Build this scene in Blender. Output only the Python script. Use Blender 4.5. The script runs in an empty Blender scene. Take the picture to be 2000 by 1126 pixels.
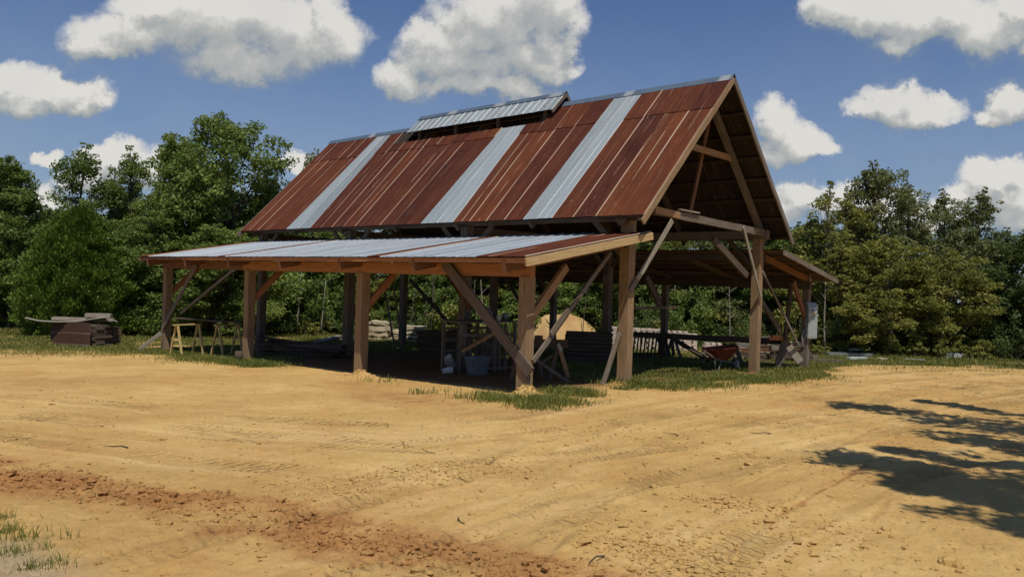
import bpy, math, random
import numpy as np
from mathutils import Vector, Matrix
random.seed(7)
RS = np.random.RandomState
S = bpy.context.scene
COL = S.collection

# ------------------------------------------------------------------ camera
F_PX = 1554.4
CAM = Vector((-10.752, 15.796, 2.243))
YAW, PITCH, ROLL = 0.8301, -0.0053, 0.0329
FW = Vector((math.cos(YAW)*math.cos(PITCH), -math.sin(YAW)*math.cos(PITCH), math.sin(PITCH)))
_rt = Vector((-math.sin(YAW), -math.cos(YAW), 0))
_up = _rt.cross(FW)
RT = math.cos(ROLL)*_rt + math.sin(ROLL)*_up
UP = -math.sin(ROLL)*_rt + math.cos(ROLL)*_up
cam = bpy.data.objects.new('camera', bpy.data.cameras.new('camera'))
COL.objects.link(cam)
cam.data.sensor_width = 36
cam.data.lens = F_PX/2000*36
cam.data.clip_end = 3000
M = Matrix((RT, UP, -FW)).transposed().to_4x4()
M.translation = CAM
cam.matrix_world = M
S.camera = cam

# ------------------------------------------------------------------ light
SUN_DIR = Vector((-.40, .272, 1.0)).normalized()
sun = bpy.data.objects.new('sun', bpy.data.lights.new('sun', 'SUN'))
COL.objects.link(sun)
sun.data.energy = 4.3
sun.data.angle = math.radians(.5)
sun.data.color = (1, .93, .80)
sun.rotation_euler = SUN_DIR.to_track_quat('Z', 'Y').to_euler()
S.view_settings.view_transform = 'Standard'
S.view_settings.look = 'None'
S.view_settings.gamma = 1
S.view_settings.exposure = -0.10
S.render.engine = 'CYCLES'
S.cycles.max_bounces = 6; S.cycles.diffuse_bounces = 3; S.cycles.transmission_bounces = 3; S.cycles.glossy_bounces = 2

# ------------------------------------------------------------------ node helper
class NT:
    def __init__(s, tree):
        s.t = tree; s.n = tree.nodes; s.l = tree.links
    def new(s, typ, **kw):
        n = s.n.new(typ)
        for k, v in kw.items(): setattr(n, k, v)
        return n
    def set(s, sock, v):
        if isinstance(v, bpy.types.NodeSocket): s.l.new(v, sock)
        elif v is not None:
            if isinstance(v, (tuple, list)) and sock.type == 'RGBA' and len(v) == 3: v = (*v, 1)
            sock.default_value = v
    def math(s, op, a, b=None, c=None, clamp=False):
        n = s.new('ShaderNodeMath', operation=op, use_clamp=clamp)
        s.set(n.inputs[0], a)
        if b is not None: s.set(n.inputs[1], b)
        if c is not None: s.set(n.inputs[2], c)
        return n.outputs[0]
    def vmath(s, op, a, b=None, out=0):
        n = s.new('ShaderNodeVectorMath', operation=op)
        s.set(n.inputs[0], a)
        if b is not None:
            if op == 'SCALE': s.set(n.inputs['Scale'], b)
            else: s.set(n.inputs[1], b)
        return n.outputs['Value'] if op in ('DOT_PRODUCT', 'LENGTH') else n.outputs[0]
    def comb(s, x, y, z=0.0):
        n = s.new('ShaderNodeCombineXYZ')
        for i, v in enumerate((x, y, z)): s.set(n.inputs[i], v)
        return n.outputs[0]
    def sep(s, v):
        n = s.new('ShaderNodeSeparateXYZ'); s.set(n.inputs[0], v); return n.outputs
    def noise(s, vec, scale, detail=4, rough=.55, dist=0.0, out='Fac'):
        n = s.new('ShaderNodeTexNoise')
        s.set(n.inputs['Vector'], vec); n.inputs['Scale'].default_value = scale
        n.inputs['Detail'].default_value = detail; n.inputs['Roughness'].default_value = rough
        n.inputs['Distortion'].default_value = dist
        return n.outputs[out]
    def ramp(s, fac, stops, interp='LINEAR'):
        n = s.new('ShaderNodeValToRGB'); s.set(n.inputs[0], fac)
        cr = n.color_ramp; cr.interpolation = interp
        while len(cr.elements) < len(stops): cr.elements.new(.5)
        for e, (p, c) in zip(cr.elements, stops):
            e.position = p
            e.color = (c, c, c, 1) if isinstance(c, (int, float)) else (*c, 1)
        return n.outputs[0]
    def mix(s, fac, a, b, blend='MIX'):
        n = s.new('ShaderNodeMix', data_type='RGBA', blend_type=blend)
        s.set(n.inputs[0], fac); s.set(n.inputs[6], a); s.set(n.inputs[7], b)
        return n.outputs[2]
    def sstep(s, x, a, b):
        n = s.new('ShaderNodeMapRange', interpolation_type='SMOOTHSTEP')
        s.set(n.inputs[0], x); n.inputs[1].default_value = a; n.inputs[2].default_value = b
        return n.outputs[0]
    def attr(s, name, out='Fac'):
        return s.new('ShaderNodeAttribute', attribute_name=name).outputs[out]

def material(name):
    m = bpy.data.materials.new(name); m.use_nodes = True
    nt = NT(m.node_tree); b = nt.n['Principled BSDF']
    return m, nt, b

# ------------------------------------------------------------------ sky and clouds
W = bpy.data.worlds.new('World'); S.world = W; W.use_nodes = True
w = NT(W.node_tree)
bg = w.n['Background']
sky = w.new('ShaderNodeTexSky', sky_type='NISHITA')
sky.sun_disc = False
sky.sun_elevation = math.asin(SUN_DIR.z)
sky.sun_rotation = math.atan2(SUN_DIR.x, SUN_DIR.y)
sky.air_density = 1.0; sky.dust_density = 0.6; sky.ozone_density = 2.0
SKY_STRENGTH = .082
dirv = w.new('ShaderNodeTexCoord').outputs['Generated']

# each cloud: centre and half size (in the photo's pixels, turned into a direction of the sky)
BL = [(250,62,120,52),(400,50,150,75),(520,40,130,65),(610,70,105,75),(480,110,170,52),(200,80,80,38),(350,5,120,50),(640,25,50,60),
      (95,165,100,42),(170,175,60,40),(30,205,85,40),(20,160,60,40),
      (985,40,105,90),(1060,10,75,80),(930,70,80,70),(1020,110,90,70),(860,75,60,50),(950,20,110,60),(1080,80,45,70),(1010,175,90,30),(880,165,90,32),(880,115,95,70),(800,150,62,40),(960,130,100,60),(1060,130,60,30),(930,175,90,30),
      (1700,30,105,48),(1830,40,130,55),(1930,70,110,50),(1640,10,70,45),(1760,80,90,32),(2000,20,90,50),(2040,90,80,40),
      (1740,190,72,44),(1800,205,80,32),(1700,205,50,25),
      (1985,190,60,42),(1960,215,50,25),
      (1510,250,45,42),(1555,290,68,40),(1500,300,50,40),(1595,300,38,26),
      (1560,390,60,38),(1640,400,70,34),(1520,420,60,40),(1720,410,70,40),
      (1930,350,62,40),(1985,400,60,60),(1880,420,90,40),(1990,330,45,30),(1900,390,70,40),(1800,440,90,30),
      (95,298,34,20),(215,310,62,34),(270,330,50,38),(180,350,80,30),(590,330,35,22),
      (60,400,90,40),(2130,60,140,60),(2150,380,130,60),(-150,250,120,50)]
g = bpy.data.node_groups.new('cloud_field', 'ShaderNodeTree')
g.interface.new_socket('P', in_out='INPUT', socket_type='NodeSocketVector')
g.interface.new_socket('Field', in_out='OUTPUT', socket_type='NodeSocketFloat')
q = NT(g); gi = q.new('NodeGroupInput').outputs[0]
nz = q.noise(gi, 9.0, 10, .66, out='Color')
warp = q.vmath('SCALE', q.vmath('SUBTRACT', nz, (.5, .5, .5)), .105)
pw = q.vmath('ADD', gi, warp)
pw = q.vmath('MULTIPLY', pw, (1, 1, 0))
acc = None
for (u, v, a, b_) in BL:
    c = ((u-1000)/F_PX, -(v-563)/F_PX, 0); r = (F_PX/a, F_PX/b_, 0)
    d = q.vmath('MULTIPLY', q.vmath('SUBTRACT', pw, c), r)
    l2 = q.vmath('DOT_PRODUCT', d, d)
    e = q.math('SUBTRACT', 1.0, l2)
    acc = e if acc is None else q.math('SMOOTH_MAX', acc, e, .25)
fine = q.noise(gi, 20.0, 10, .70)
acc = q.math('ADD', acc, q.math('MULTIPLY', q.math('SUBTRACT', fine, .5), 1.15))
go = q.new('NodeGroupOutput'); q.l.new(acc, go.inputs[0])

zf = w.vmath('DOT_PRODUCT', dirv, tuple(FW))
zc = w.math('MAXIMUM', zf, .05)
U = w.math('DIVIDE', w.vmath('DOT_PRODUCT', dirv, tuple(RT)), zc)
V = w.math('DIVIDE', w.vmath('DOT_PRODUCT', dirv, tuple(UP)), zc)
P0 = w.comb(U, V, 0.0)
def field(p):
    n = w.new('ShaderNodeGroup'); n.node_tree = g; w.set(n.inputs[0], p); return n.outputs[0]
f0 = field(P0)
f1 = field(w.vmath('ADD', P0, (.006, .018, 0)))
f2 = field(w.vmath('ADD', P0, (.010, .045, 0)))
under_ = w.math('MAXIMUM', w.math('SUBTRACT', f2, f0), 0.0)
mn = w.new('ShaderNodeMapRange', interpolation_type='SMOOTHSTEP')
w.set(mn.inputs[0], f0); mn.inputs[1].default_value = -.62; w.set(mn.inputs[2], w.math('ADD', .50, w.math('MULTIPLY', under_, 2.6)))
mask = mn.outputs[0]
soft = w.noise(P0, 6, 3)
lit = w.math('ADD', w.math('MULTIPLY', w.math('SUBTRACT', f0, f1), .46), .56)
lit = w.math('ADD', lit, w.math('MULTIPLY', w.math('SUBTRACT', f0, f2), .30))
lit = w.math('ADD', lit, w.math('MULTIPLY', w.math('SUBTRACT', w.noise(P0, 26, 9, .65), .5), .55), clamp=True)
ccol = w.ramp(lit, [(0, (.24, .295, .345)), (.38, (.36, .395, .41)), (.66, (.49, .50, .49)), (1, (.78, .76, .715))])
ccol = w.vmath('SCALE', ccol, 1/SKY_STRENGTH)
mask = w.math('MULTIPLY', mask, w.sstep(zf, .08, .3))
mask = w.math('MULTIPLY', mask, w.math('ADD', .82, w.math('MULTIPLY', soft, .3)), clamp=True)
# a thin veil of far cloud low over the trees
vert = w.sep(dirv)[2]
low = w.math('SUBTRACT', 1.0, w.sstep(vert, .0, .42))
veil = w.math('MULTIPLY', low, w.math('ADD', .16, w.math('MULTIPLY', w.noise(P0, 5, 7, .65), .70)))
skyc = w.vmath('MULTIPLY', sky.outputs[0], (.60, .76, 1.03))
base = w.mix(veil, skyc, tuple(c/SKY_STRENGTH for c in (.36, .42, .50)))
w.l.new(w.mix(mask, base, ccol), bg.inputs['Color'])
bg.inputs['Strength'].default_value = SKY_STRENGTH

# ------------------------------------------------------------------ helpers
def gz(x, y):
    x = 110*np.tanh(np.asarray(x)/110.); y = 110*np.tanh(np.asarray(y)/110.)
    return -.0255*x + .0183*(y-3.5777)
def gzf(x, y): return float(gz(x, y))
def ray(u, v): return FW*F_PX + RT*(u-1000) - UP*(v-563)
def G(u, v, h=0.0):
    """ground point seen at (u, v)"""
    D = ray(u, v); t = .01
    n = Vector((.0255, -.0183, 1)); c = -.0183*3.5777 + h
    t = (c - n.dot(CAM))/n.dot(D)
    p = CAM + D*t
    return Vector((p.x, p.y, gzf(p.x, p.y)+h))
def D_(u, v, dep): return CAM + ray(u, v)*(dep/F_PX)
def PX(u, v, x=None, y=None, z=None):
    D = ray(u, v); i = 0 if x is not None else (1 if y is not None else 2)
    val = (x, y, z)[i]
    return CAM + D*((val-CAM[i])/D[i])

def tag(o, label=None, cat=None, group=None, kind=None):
    if label: o['label'] = label
    if cat: o['category'] = cat
    if group: o['group'] = group
    if kind: o['kind'] = kind
    return o
def empty(name, loc, label, cat, group=None, rz=0.0):
    o = bpy.data.objects.new(name, None); COL.objects.link(o)
    o.location = loc; o.rotation_euler = (0, 0, rz); o.empty_display_size = .2
    return tag(o, label, cat, group)
def copy_tree(o, parent=None):
    c = o.copy(); COL.objects.link(c); c.parent = parent
    for ch in list(o.children): copy_tree(ch, c)
    return c

class MB:
    """collects shapes (in world coordinates) and links them as ONE mesh object"""
    def __init__(s): s.v = []; s.f = []; s.uv = []; s.sm = []
    def quad(s, pts, uvs, smooth=False):
        b = len(s.v); s.v += [tuple(p) for p in pts]; s.f.append(tuple(range(b, b+len(pts)))); s.uv += uvs; s.sm.append(smooth)
    def board(s, p0, p1, w, t, side=None, jit=.004, seg=None, taper=1.0):
        """beam from p0 to p1, w wide along `side`, t thick across it"""
        p0 = Vector(p0); p1 = Vector(p1); d = p1-p0; L = d.length; d.normalize()
        if side is None:
            side = Vector((0, 0, 1)).cross(d)
            if side.length < .05: side = Vector((1, 0, 0))
        side = Vector(side); side = (side - d*side.dot(d)).normalized()
        nrm = d.cross(side).normalized()
        n = seg or max(1, int(L/.7)); rings = []; off = random.random()*50; vo = random.random()*50
        for i in range(n+1):
            k = i/n; c = p0 + d*L*k
            c = c + side*random.gauss(0, jit) + nrm*random.gauss(0, jit)
            tw = 1+(taper-1)*k
            rings.append([c + side*(sx*w/2*tw+random.gauss(0, jit*.5)) + nrm*(sy*t/2*tw+random.gauss(0, jit*.5)) for sx, sy in ((-1,-1),(1,-1),(1,1),(-1,1))])
        b = len(s.v)
        for r in rings: s.v += [tuple(p) for p in r]
        per = [0, w, w+t, 2*w+t, 2*w+2*t]
        for i in range(n):
            for j in range(4):
                j2 = (j+1) % 4
                s.f.append((b+i*4+j, b+i*4+j2, b+i*4+4+j2, b+i*4+4+j)); s.sm.append(False)
                a0, a1 = off+L*i/n, off+L*(i+1)/n; c0, c1 = vo+per[j], vo+per[j+1]
                s.uv += [(a0, c0), (a0, c1), (a1, c1), (a1, c0)]
        for e, r in ((0, (3, 2, 1, 0)), (n, (0, 1, 2, 3))):
            s.f.append(tuple(b+e*4+j for j in r)); s.sm.append(False)
            s.uv += [(off, vo), (off+.03, vo), (off+.03, vo+w), (off, vo+w)]
        return s
    def box(s, c, sx, sy, sz, rz=0.0, jit=0.0):
        c = Vector(c); d = Vector((math.cos(rz), math.sin(rz), 0))
        return s.board(c-d*sx/2, c+d*sx/2, sy, sz, (-d.y, d.x, 0), jit=jit, seg=1)
    def tube(s, pts, rad, n=8, caps=True, smooth=True):
        pts = [Vector(p) for p in pts]; m = len(pts)
        rad = rad if isinstance(rad, (list, tuple)) else [rad]*m
        b = len(s.v); ref = Vector((.3, .2, .9))
        for i, p in enumerate(pts):
            d = (pts[min(i+1, m-1)]-pts[max(i-1, 0)]).normalized()
            a = d.cross(ref)
            if a.length < .1: a = d.cross(Vector((1, 0, 0)))
            a.normalize(); c = d.cross(a)
            for j in range(n):
                th = 2*math.pi*j/n
                s.v.append(tuple(p + (a*math.cos(th)+c*math.sin(th))*rad[i]))
        for i in range(m-1):
            for j in range(n):
                j2 = (j+1) % n
                s.f.append((b+i*n+j, b+i*n+j2, b+i*n+n+j2, b+i*n+n+j)); s.sm.append(smooth)
                s.uv += [(i*.3, j*.05), (i*.3, j*.05+.05), (i*.3+.3, j*.05+.05), (i*.3+.3, j*.05)]
        if caps:
            for e, rev in ((0, True), (m-1, False)):
                idx = list(range(b+e*n, b+e*n+n)); idx = idx[::-1] if rev else idx
                s.f.append(tuple(idx)); s.sm.append(False); s.uv += [(0, 0)]*n
        return s
    def rings(s, rs, close=True, smooth=True, cap0=False, cap1=False):
        b = len(s.v); n = len(rs[0])
        for r in rs: s.v += [tuple(p) for p in r]
        for i in range(len(rs)-1):
            for j in range(n if close else n-1):
                j2 = (j+1) % n
                s.f.append((b+i*n+j, b+i*n+j2, b+i*n+n+j2, b+i*n+n+j)); s.sm.append(smooth)
                s.uv += [(i*.1, j*.1), (i*.1, j*.1+.1), (i*.1+.1, j*.1+.1), (i*.1+.1, j*.1)]
        for on, e, rev in ((cap0, 0, True), (cap1, len(rs)-1, False)):
            if on:
                idx = list(range(b+e*n, b+e*n+n)); idx = idx[::-1] if rev else idx
                s.f.append(tuple(idx)); s.sm.append(False); s.uv += [(0, 0)]*n
        return s
    def build(s, name, mat, parent=None, mats=None):
        me = bpy.data.meshes.new(name)
        org = Vector((0, 0, 0))
        if parent is not None:
            bpy.context.view_layer.update() if False else None
            Mi = world_of(parent).inverted(); vs = [tuple(Mi @ Vector(p)) for p in s.v]
        else:
            xs = np.array(s.v); org = Vector(((xs[:, 0].min()+xs[:, 0].max())/2, (xs[:, 1].min()+xs[:, 1].max())/2, xs[:, 2].min()))
            vs = [tuple(Vector(p)-org) for p in s.v]
        me.from_pydata(vs, [], s.f)
        uvl = me.uv_layers.new(name='UVMap'); uvl.data.foreach_set('uv', [c for p in s.uv for c in p])
        me.polygons.foreach_set('use_smooth', s.sm)
        me.materials.append(mat)
        me.update()
        o = bpy.data.objects.new(name, me); COL.objects.link(o)
        if parent is not None: o.parent = parent
        else: o.location = org
        return o
def world_of(o):
    m = Matrix.LocRotScale(o.location, o.rotation_euler, o.scale)
    return world_of(o.parent) @ m if o.parent else m

def np_mesh(name, V, F, mat, parent=None, attrs=None, smooth=False, loc=None):
    """numpy vertices (n,3), faces (m,k)"""
    me = bpy.data.meshes.new(name); F = np.asarray(F, np.int32); k = F.shape[1]
    me.vertices.add(len(V)); me.vertices.foreach_set('co', np.asarray(V, np.float32).ravel())
    me.loops.add(F.size); me.loops.foreach_set('vertex_index', F.ravel())
    me.polygons.add(len(F)); me.polygons.foreach_set('loop_start', np.arange(len(F), dtype=np.int32)*k)
    me.polygons.foreach_set('loop_total', np.full(len(F), k, np.int32))
    me.polygons.foreach_set('use_smooth', np.full(len(F), smooth, bool))
    me.update(calc_edges=True)
    for an, (dom, arr) in (attrs or {}).items():
        a = me.attributes.new(an, 'FLOAT', dom); a.data.foreach_set('value', np.asarray(arr, np.float32))
    me.materials.append(mat)
    o = bpy.data.objects.new(name, me); COL.objects.link(o)
    if parent is not None: o.parent = parent
    if loc is not None: o.location = loc
    return o

def hashn(ix, iy, seed):
    h = (ix.astype(np.int64)*374761393 + iy.astype(np.int64)*668265263 + seed*1442695041) & 0xffffffff
    h = ((h ^ (h >> 13))*1274126177) & 0xffffffff
    return ((h ^ (h >> 16)) & 0xffff)/65535.
def vnoise(x, y, seed=0):
    ix = np.floor(x); iy = np.floor(y); fx = x-ix; fy = y-iy
    fx = fx*fx*(3-2*fx); fy = fy*fy*(3-2*fy)
    a = hashn(ix, iy, seed); b = hashn(ix+1, iy, seed); c = hashn(ix, iy+1, seed); d = hashn(ix+1, iy+1, seed)
    return (a*(1-fx)+b*fx)*(1-fy)+(c*(1-fx)+d*fx)*fy
def fbm(x, y, sc, octv=4, seed=0, gain=.5):
    s = 0; a = 1; t = 0
    for i in range(octv):
        s = s+a*(vnoise(x*sc+17*i, y*sc-9*i, seed+i)-.5); t += a; a *= gain; sc *= 2.07
    return s/t*2
def sm(x, a, b):
    t = np.clip((x-a)/(b-a), 0, 1); return t*t*(3-2*t)

# ------------------------------------------------------------------ materials
def wood(name, dark, mid, light, rough=.8, streak=1.0, bump=.35, grey=0.0, greycol=(.30, .28, .25), gscale=1.3):
    m, n, b = material(name)
    uv = n.new('ShaderNodeTexCoord').outputs['UV']
    p = n.vmath('MULTIPLY', uv, (1.1, 22, 1))
    f = n.noise(p, 1.6, 6, .6, .6)
    fine = n.noise(n.vmath('MULTIPLY', uv, (4, 110, 1)), 1.5, 3, .6)
    blot = n.noise(n.vmath('MULTIPLY', uv, (1.2, 2.2, 1)), 1.4, 5, .6)
    c = n.ramp(f, [(.28, dark), (.5, mid), (.75, light)])
    c = n.mix(n.math('MULTIPLY', n.sstep(fine, .35, .7), .25), c, dark, 'MIX')
    c = n.mix(n.sstep(blot, .62-.3*grey, .9-.35*grey) if grey else n.math('MULTIPLY', n.sstep(blot, .5, .8), .35), c, greycol if grey else dark)
    # knots
    vo = n.new('ShaderNodeTexVoronoi'); n.set(vo.inputs['Vector'], n.vmath('MULTIPLY', uv, (1.6, 5, 1))); vo.inputs['Scale'].default_value = 1.0
    kn = n.math('SUBTRACT', 1.0, n.sstep(vo.outputs['Distance'], .03, .10))
    c = n.mix(n.math('MULTIPLY', kn, .55), c, tuple(x*.35 for x in dark))
    n.l.new(c, b.inputs['Base Color'])
    b.inputs['Roughness'].default_value = rough; b.inputs['Specular IOR Level'].default_value = .25
    bp = n.new('ShaderNodeBump'); bp.inputs['Strength'].default_value = bump; bp.inputs['Distance'].default_value = .008
    n.l.new(n.math('ADD', f, n.math('MULTIPLY', fine, .5)), bp.inputs['Height']); n.l.new(bp.outputs[0], b.inputs['Normal'])
    return m
M_NEW = wood('fresh_sawn_timber', (.20, .105, .05), (.34, .20, .10), (.46, .30, .16))
M_ORANGE = wood('orange_stained_timber', (.26, .10, .04), (.38, .17, .07), (.48, .24, .11))
M_FASCIA = wood('pale_pine', (.34, .22, .10), (.50, .35, .17), (.60, .44, .24))
M_POST = wood('rough_sawn_post', (.15, .094, .052), (.275, .180, .100), (.39, .27, .155), grey=.35, greycol=(.22, .17, .115))
M_WEATH = wood('weathered_timber', (.085, .065, .05), (.16, .125, .095), (.25, .205, .155), grey=.5, greycol=(.19, .17, .15))
M_GREY = wood('silver_grey_board', (.16, .14, .11), (.27, .235, .18), (.38, .34, .27), grey=.6, greycol=(.33, .30, .26))
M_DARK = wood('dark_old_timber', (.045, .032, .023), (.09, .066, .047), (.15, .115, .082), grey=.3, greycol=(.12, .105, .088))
M_RED = wood('reddish_timber', (.12, .05, .025), (.20, .095, .05), (.30, .155, .085))
M_PLANK = wood('dark_weathered_plank', (.065, .047, .036), (.125, .092, .068), (.20, .155, .115), grey=.4, greycol=(.15, .125, .10), streak=1.0, bump=.5)
M_SHADE_PURLIN = wood('shade_darkened_purlin_timber', (.022, .016, .012), (.045, .034, .025), (.08, .06, .045))  # purlin timber coloured extra dark to deepen the shade in the gable
M_YEL = wood('yellow_new_lumber', (.40, .28, .11), (.56, .42, .19), (.66, .52, .27), bump=.15)
M_PALE = wood('pale_bleached_slab', (.32, .25, .15), (.50, .42, .29), (.66, .58, .43), grey=.3, greycol=(.36, .32, .25))

def rustmat(name, base_dark, base_mid, base_or, edge=(.52, .40, .30), scale=1.0):
    m, n, b = material(name)
    uv = n.new('ShaderNodeTexCoord').outputs['UV']
    x, y, _ = n.sep(uv)
    fr = n.math('FRACT', x); fl = n.math('FLOOR', x)
    wn = n.new('ShaderNodeTexWhiteNoise', noise_dimensions='2D'); n.set(wn.inputs['Vector'], n.comb(fl, n.attr('course')))
    rnd = wn.outputs['Value']; rc = n.sep(n.vmath('MULTIPLY', wn.outputs['Color'], (1, 1, 1)))
    streak = n.noise(n.vmath('MULTIPLY', uv, (7, .55, 1)), 1.5, 6, .62, .4)
    blot = n.noise(n.vmath('MULTIPLY', uv, (1.1, .55, 1)), 1.5, 6, .6)
    fine = n.noise(n.vmath('MULTIPLY', uv, (26, 4, 1)), 1.5, 4, .6)
    t = n.math('ADD', n.math('MULTIPLY', rnd, .26), n.math('ADD', n.math('MULTIPLY', streak, .50), n.math('MULTIPLY', blot, .50)))
    c = n.ramp(t, [(.40, base_dark), (.60, base_mid), (.76, tuple((a+b_)/2 for a, b_ in zip(base_mid, base_or))), (.92, base_or)])
    psk = n.noise(n.vmath('MULTIPLY', uv, (5, .16, 1)), 1.4, 7, .72, .8)
    c = n.mix(n.math('MULTIPLY', n.sstep(psk, .60, .74), .30), c, (.30, .19, .12))
    dsk = n.noise(n.vmath('MULTIPLY', uv, (6, .18, 1)), 1.9, 6, .7, .5)
    c = n.mix(n.math('MULTIPLY', n.sstep(dsk, .58, .70), .6), c, tuple(k*.7 for k in base_dark))
    c = n.mix(n.math('MULTIPLY', n.sstep(fine, .45, .75), .4), c, base_dark)
    # worn patches where the old galvanizing shows
    worn = n.noise(n.vmath('MULTIPLY', uv, (3.2, .9, 1)), 1.4, 7, .7, 1.0)
    c = n.mix(n.math('MULTIPLY', n.sstep(worn, .64, .72), .7), c, (.34, .27, .20))
    # pale crimp edge on some sheets
    e = n.math('ABSOLUTE', n.math('SUBTRACT', fr, .03))
    e = n.math('SUBTRACT', 1.0, n.sstep(e, .022, .06))
    sel = n.sstep(rc[1], .22, .45)
    brk = n.sstep(n.noise(n.vmath('MULTIPLY', uv, (.9, .22, 1)), 1.3, 3), .36, .52)
    c = n.mix(n.math('MULTIPLY', n.math('MULTIPLY', e, sel), n.math('MULTIPLY', brk, .8)), c, edge)
    e2 = n.math('SUBTRACT', 1.0, n.sstep(n.math('ABSOLUTE', n.math('SUBTRACT', fr, .505)), .012, .035))
    c = n.mix(n.math('MULTIPLY', n.math('MULTIPLY', e2, n.sstep(rc[2], .40, .60)), n.math('MULTIPLY', n.sstep(n.noise(n.vmath('MULTIPLY', uv, (.9, .3, 1)), 1.7, 3), .46, .60), .5)), c, edge)
    # nail heads
    sp = n.math('ABSOLUTE', n.math('SUBTRACT', n.math('FRACT', n.math('MULTIPLY', y, 1/.61)), .5))
    nh = n.math('SUBTRACT', 1.0, n.sstep(n.vmath('LENGTH', n.comb(n.math('MULTIPLY', n.math('SUBTRACT', n.math('FRACT', n.math('MULTIPLY', fr, 2.0)), .10), .30), n.math('MULTIPLY', sp, .61))), .008, .015))
    c = n.mix(n.math('MULTIPLY', nh, .5), c, (.42, .34, .27))
    n.l.new(c, b.inputs['Base Color'])
    b.inputs['Roughness'].default_value = .72; b.inputs['Metallic'].default_value = .05
    b.inputs['Specular IOR Level'].default_value = .14
    bp = n.new('ShaderNodeBump'); bp.inputs['Strength'].default_value = .25; bp.inputs['Distance'].default_value = .004
    n.l.new(streak, bp.inputs['Height']); n.l.new(bp.outputs[0], b.inputs['Normal'])
    return m
M_RUST = rustmat('rusted_roof_sheet', (.038, .010, .007), (.085, .024, .012), (.165, .050, .016))
M_RUST_DARK = rustmat('old_rusty_sheet', (.035, .022, .016), (.065, .036, .024), (.10, .05, .03), (.2, .16, .12))
M_UNDER = rustmat('shade_darkened_sheet_underside', (.020, .015, .012), (.038, .028, .021), (.06, .04, .028), (.10, .085, .07))  # underside tone darkened to strengthen the shade beneath the roofs

def galv(name, base=(.42, .45, .46), rustamt=.1):
    m, n, b = material(name)
    uv = n.new('ShaderNodeTexCoord').outputs['UV']
    x, y, _ = n.sep(uv)
    wn = n.new('ShaderNodeTexWhiteNoise', noise_dimensions='2D'); n.set(wn.inputs['Vector'], n.comb(n.math('FLOOR', x), n.attr('course')))
    sp = n.new('ShaderNodeTexVoronoi'); n.set(sp.inputs['Vector'], n.vmath('MULTIPLY', uv, (14, 22, 1))); sp.inputs['Scale'].default_value = 1
    spang = n.sep(sp.outputs['Color'])[0]
    st = n.noise(n.vmath('MULTIPLY', uv, (7, .5, 1)), 1.5, 6, .65)
    v = n.math('ADD', n.math('MULTIPLY', spang, .16), n.math('MULTIPLY', st, .6))
    v = n.math('ADD', v, n.math('MULTIPLY', wn.outputs['Value'], .28))
    c = n.ramp(v, [(.2, tuple(k*.62 for k in base)), (.5, base), (.85, tuple(min(1, k*1.28) for k in base))])
    rs = n.noise(n.vmath('MULTIPLY', uv, (2.5, 1.4, 1)), 1.4, 7, .7)
    c = n.mix(n.sstep(rs, .74-rustamt, .84-rustamt*.7), c, (.20, .09, .05))
    fr = n.math('FRACT', x)
    e = n.math('SUBTRACT', 1.0, n.sstep(n.math('ABSOLUTE', n.math('SUBTRACT', fr, .03)), .01, .03))
    c = n.mix(n.math('MULTIPLY', e, .45), c, (.62, .62, .60))
    n.l.new(c, b.inputs['Base Color'])
    b.inputs['Metallic'].default_value = .35
    n.l.new(n.math('ADD', .42, n.math('MULTIPLY', st, .3)), b.inputs['Roughness'])
    bp = n.new('ShaderNodeBump'); bp.inputs['Strength'].default_value = .2; bp.inputs['Distance'].default_value = .004
    n.l.new(st, bp.inputs['Height']); n.l.new(bp.outputs[0], b.inputs['Normal'])
    return m
M_GALV = galv('galvanized_sheet', (.31, .355, .37))
M_GALV2 = galv('lean_to_galvanized_sheet', (.33, .375, .42), .06)

def plain(name, c1, c2, rough=.6, metal=0.0, scale=8, spec=.4, bump=.1):
    m, n, b = material(name)
    ob = n.new('ShaderNodeTexCoord').outputs['Object']
    f = n.noise(ob, scale, 6, .6); f2 = n.noise(ob, scale*6, 4, .6)
    c = n.ramp(n.math('ADD', n.math('MULTIPLY', f, .7), n.math('MULTIPLY', f2, .3)), [(.35, c1), (.65, c2)])
    n.l.new(c, b.inputs['Base Color']); b.inputs['Roughness'].default_value = rough; b.inputs['Metallic'].default_value = metal
    b.inputs['Specular IOR Level'].default_value = spec
    bp = n.new('ShaderNodeBump'); bp.inputs['Strength'].default_value = bump; bp.inputs['Distance'].default_value = .01
    n.l.new(f2, bp.inputs['Height']); n.l.new(bp.outputs[0], b.inputs['Normal'])
    return m
M_METAL = plain('grey_painted_steel', (.26, .30, .305), (.34, .38, .38), .5, .1, 5)
M_PIPE = plain('galvanized_pipe', (.26, .29, .29), (.38, .41, .41), .4, .6, 9)
M_TUB = plain('dull_galvanized_tub', (.16, .18, .19), (.30, .32, .33), .5, .4, 6)
M_WHITE = plain('white_plastic', (.50, .48, .42), (.66, .64, .58), .5, 0, 6)
M_BLACKP = plain('black_rubber', (.018, .017, .016), (.05, .045, .04), .8, 0, 14)
M_WBRED = plain('rusty_red_paint', (.10, .022, .014), (.22, .05, .03), .6, .1, 7)
M_GLASS = plain('meter_glass', (.45, .47, .46), (.6, .62, .6), .12, .2, 3, .8)
M_BLOCK = plain('pale_brick', (.42, .33, .27), (.62, .54, .46), .9, 0, 7, .2, .5)
M_SHEETW = plain('whitewashed_panel', (.34, .37, .36), (.48, .51, .50), .7, 0, 4)
M_OBLOCK = plain('orange_clay_brick', (.42, .16, .05), (.58, .26, .10), .85, 0, 9, .2)

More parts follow.
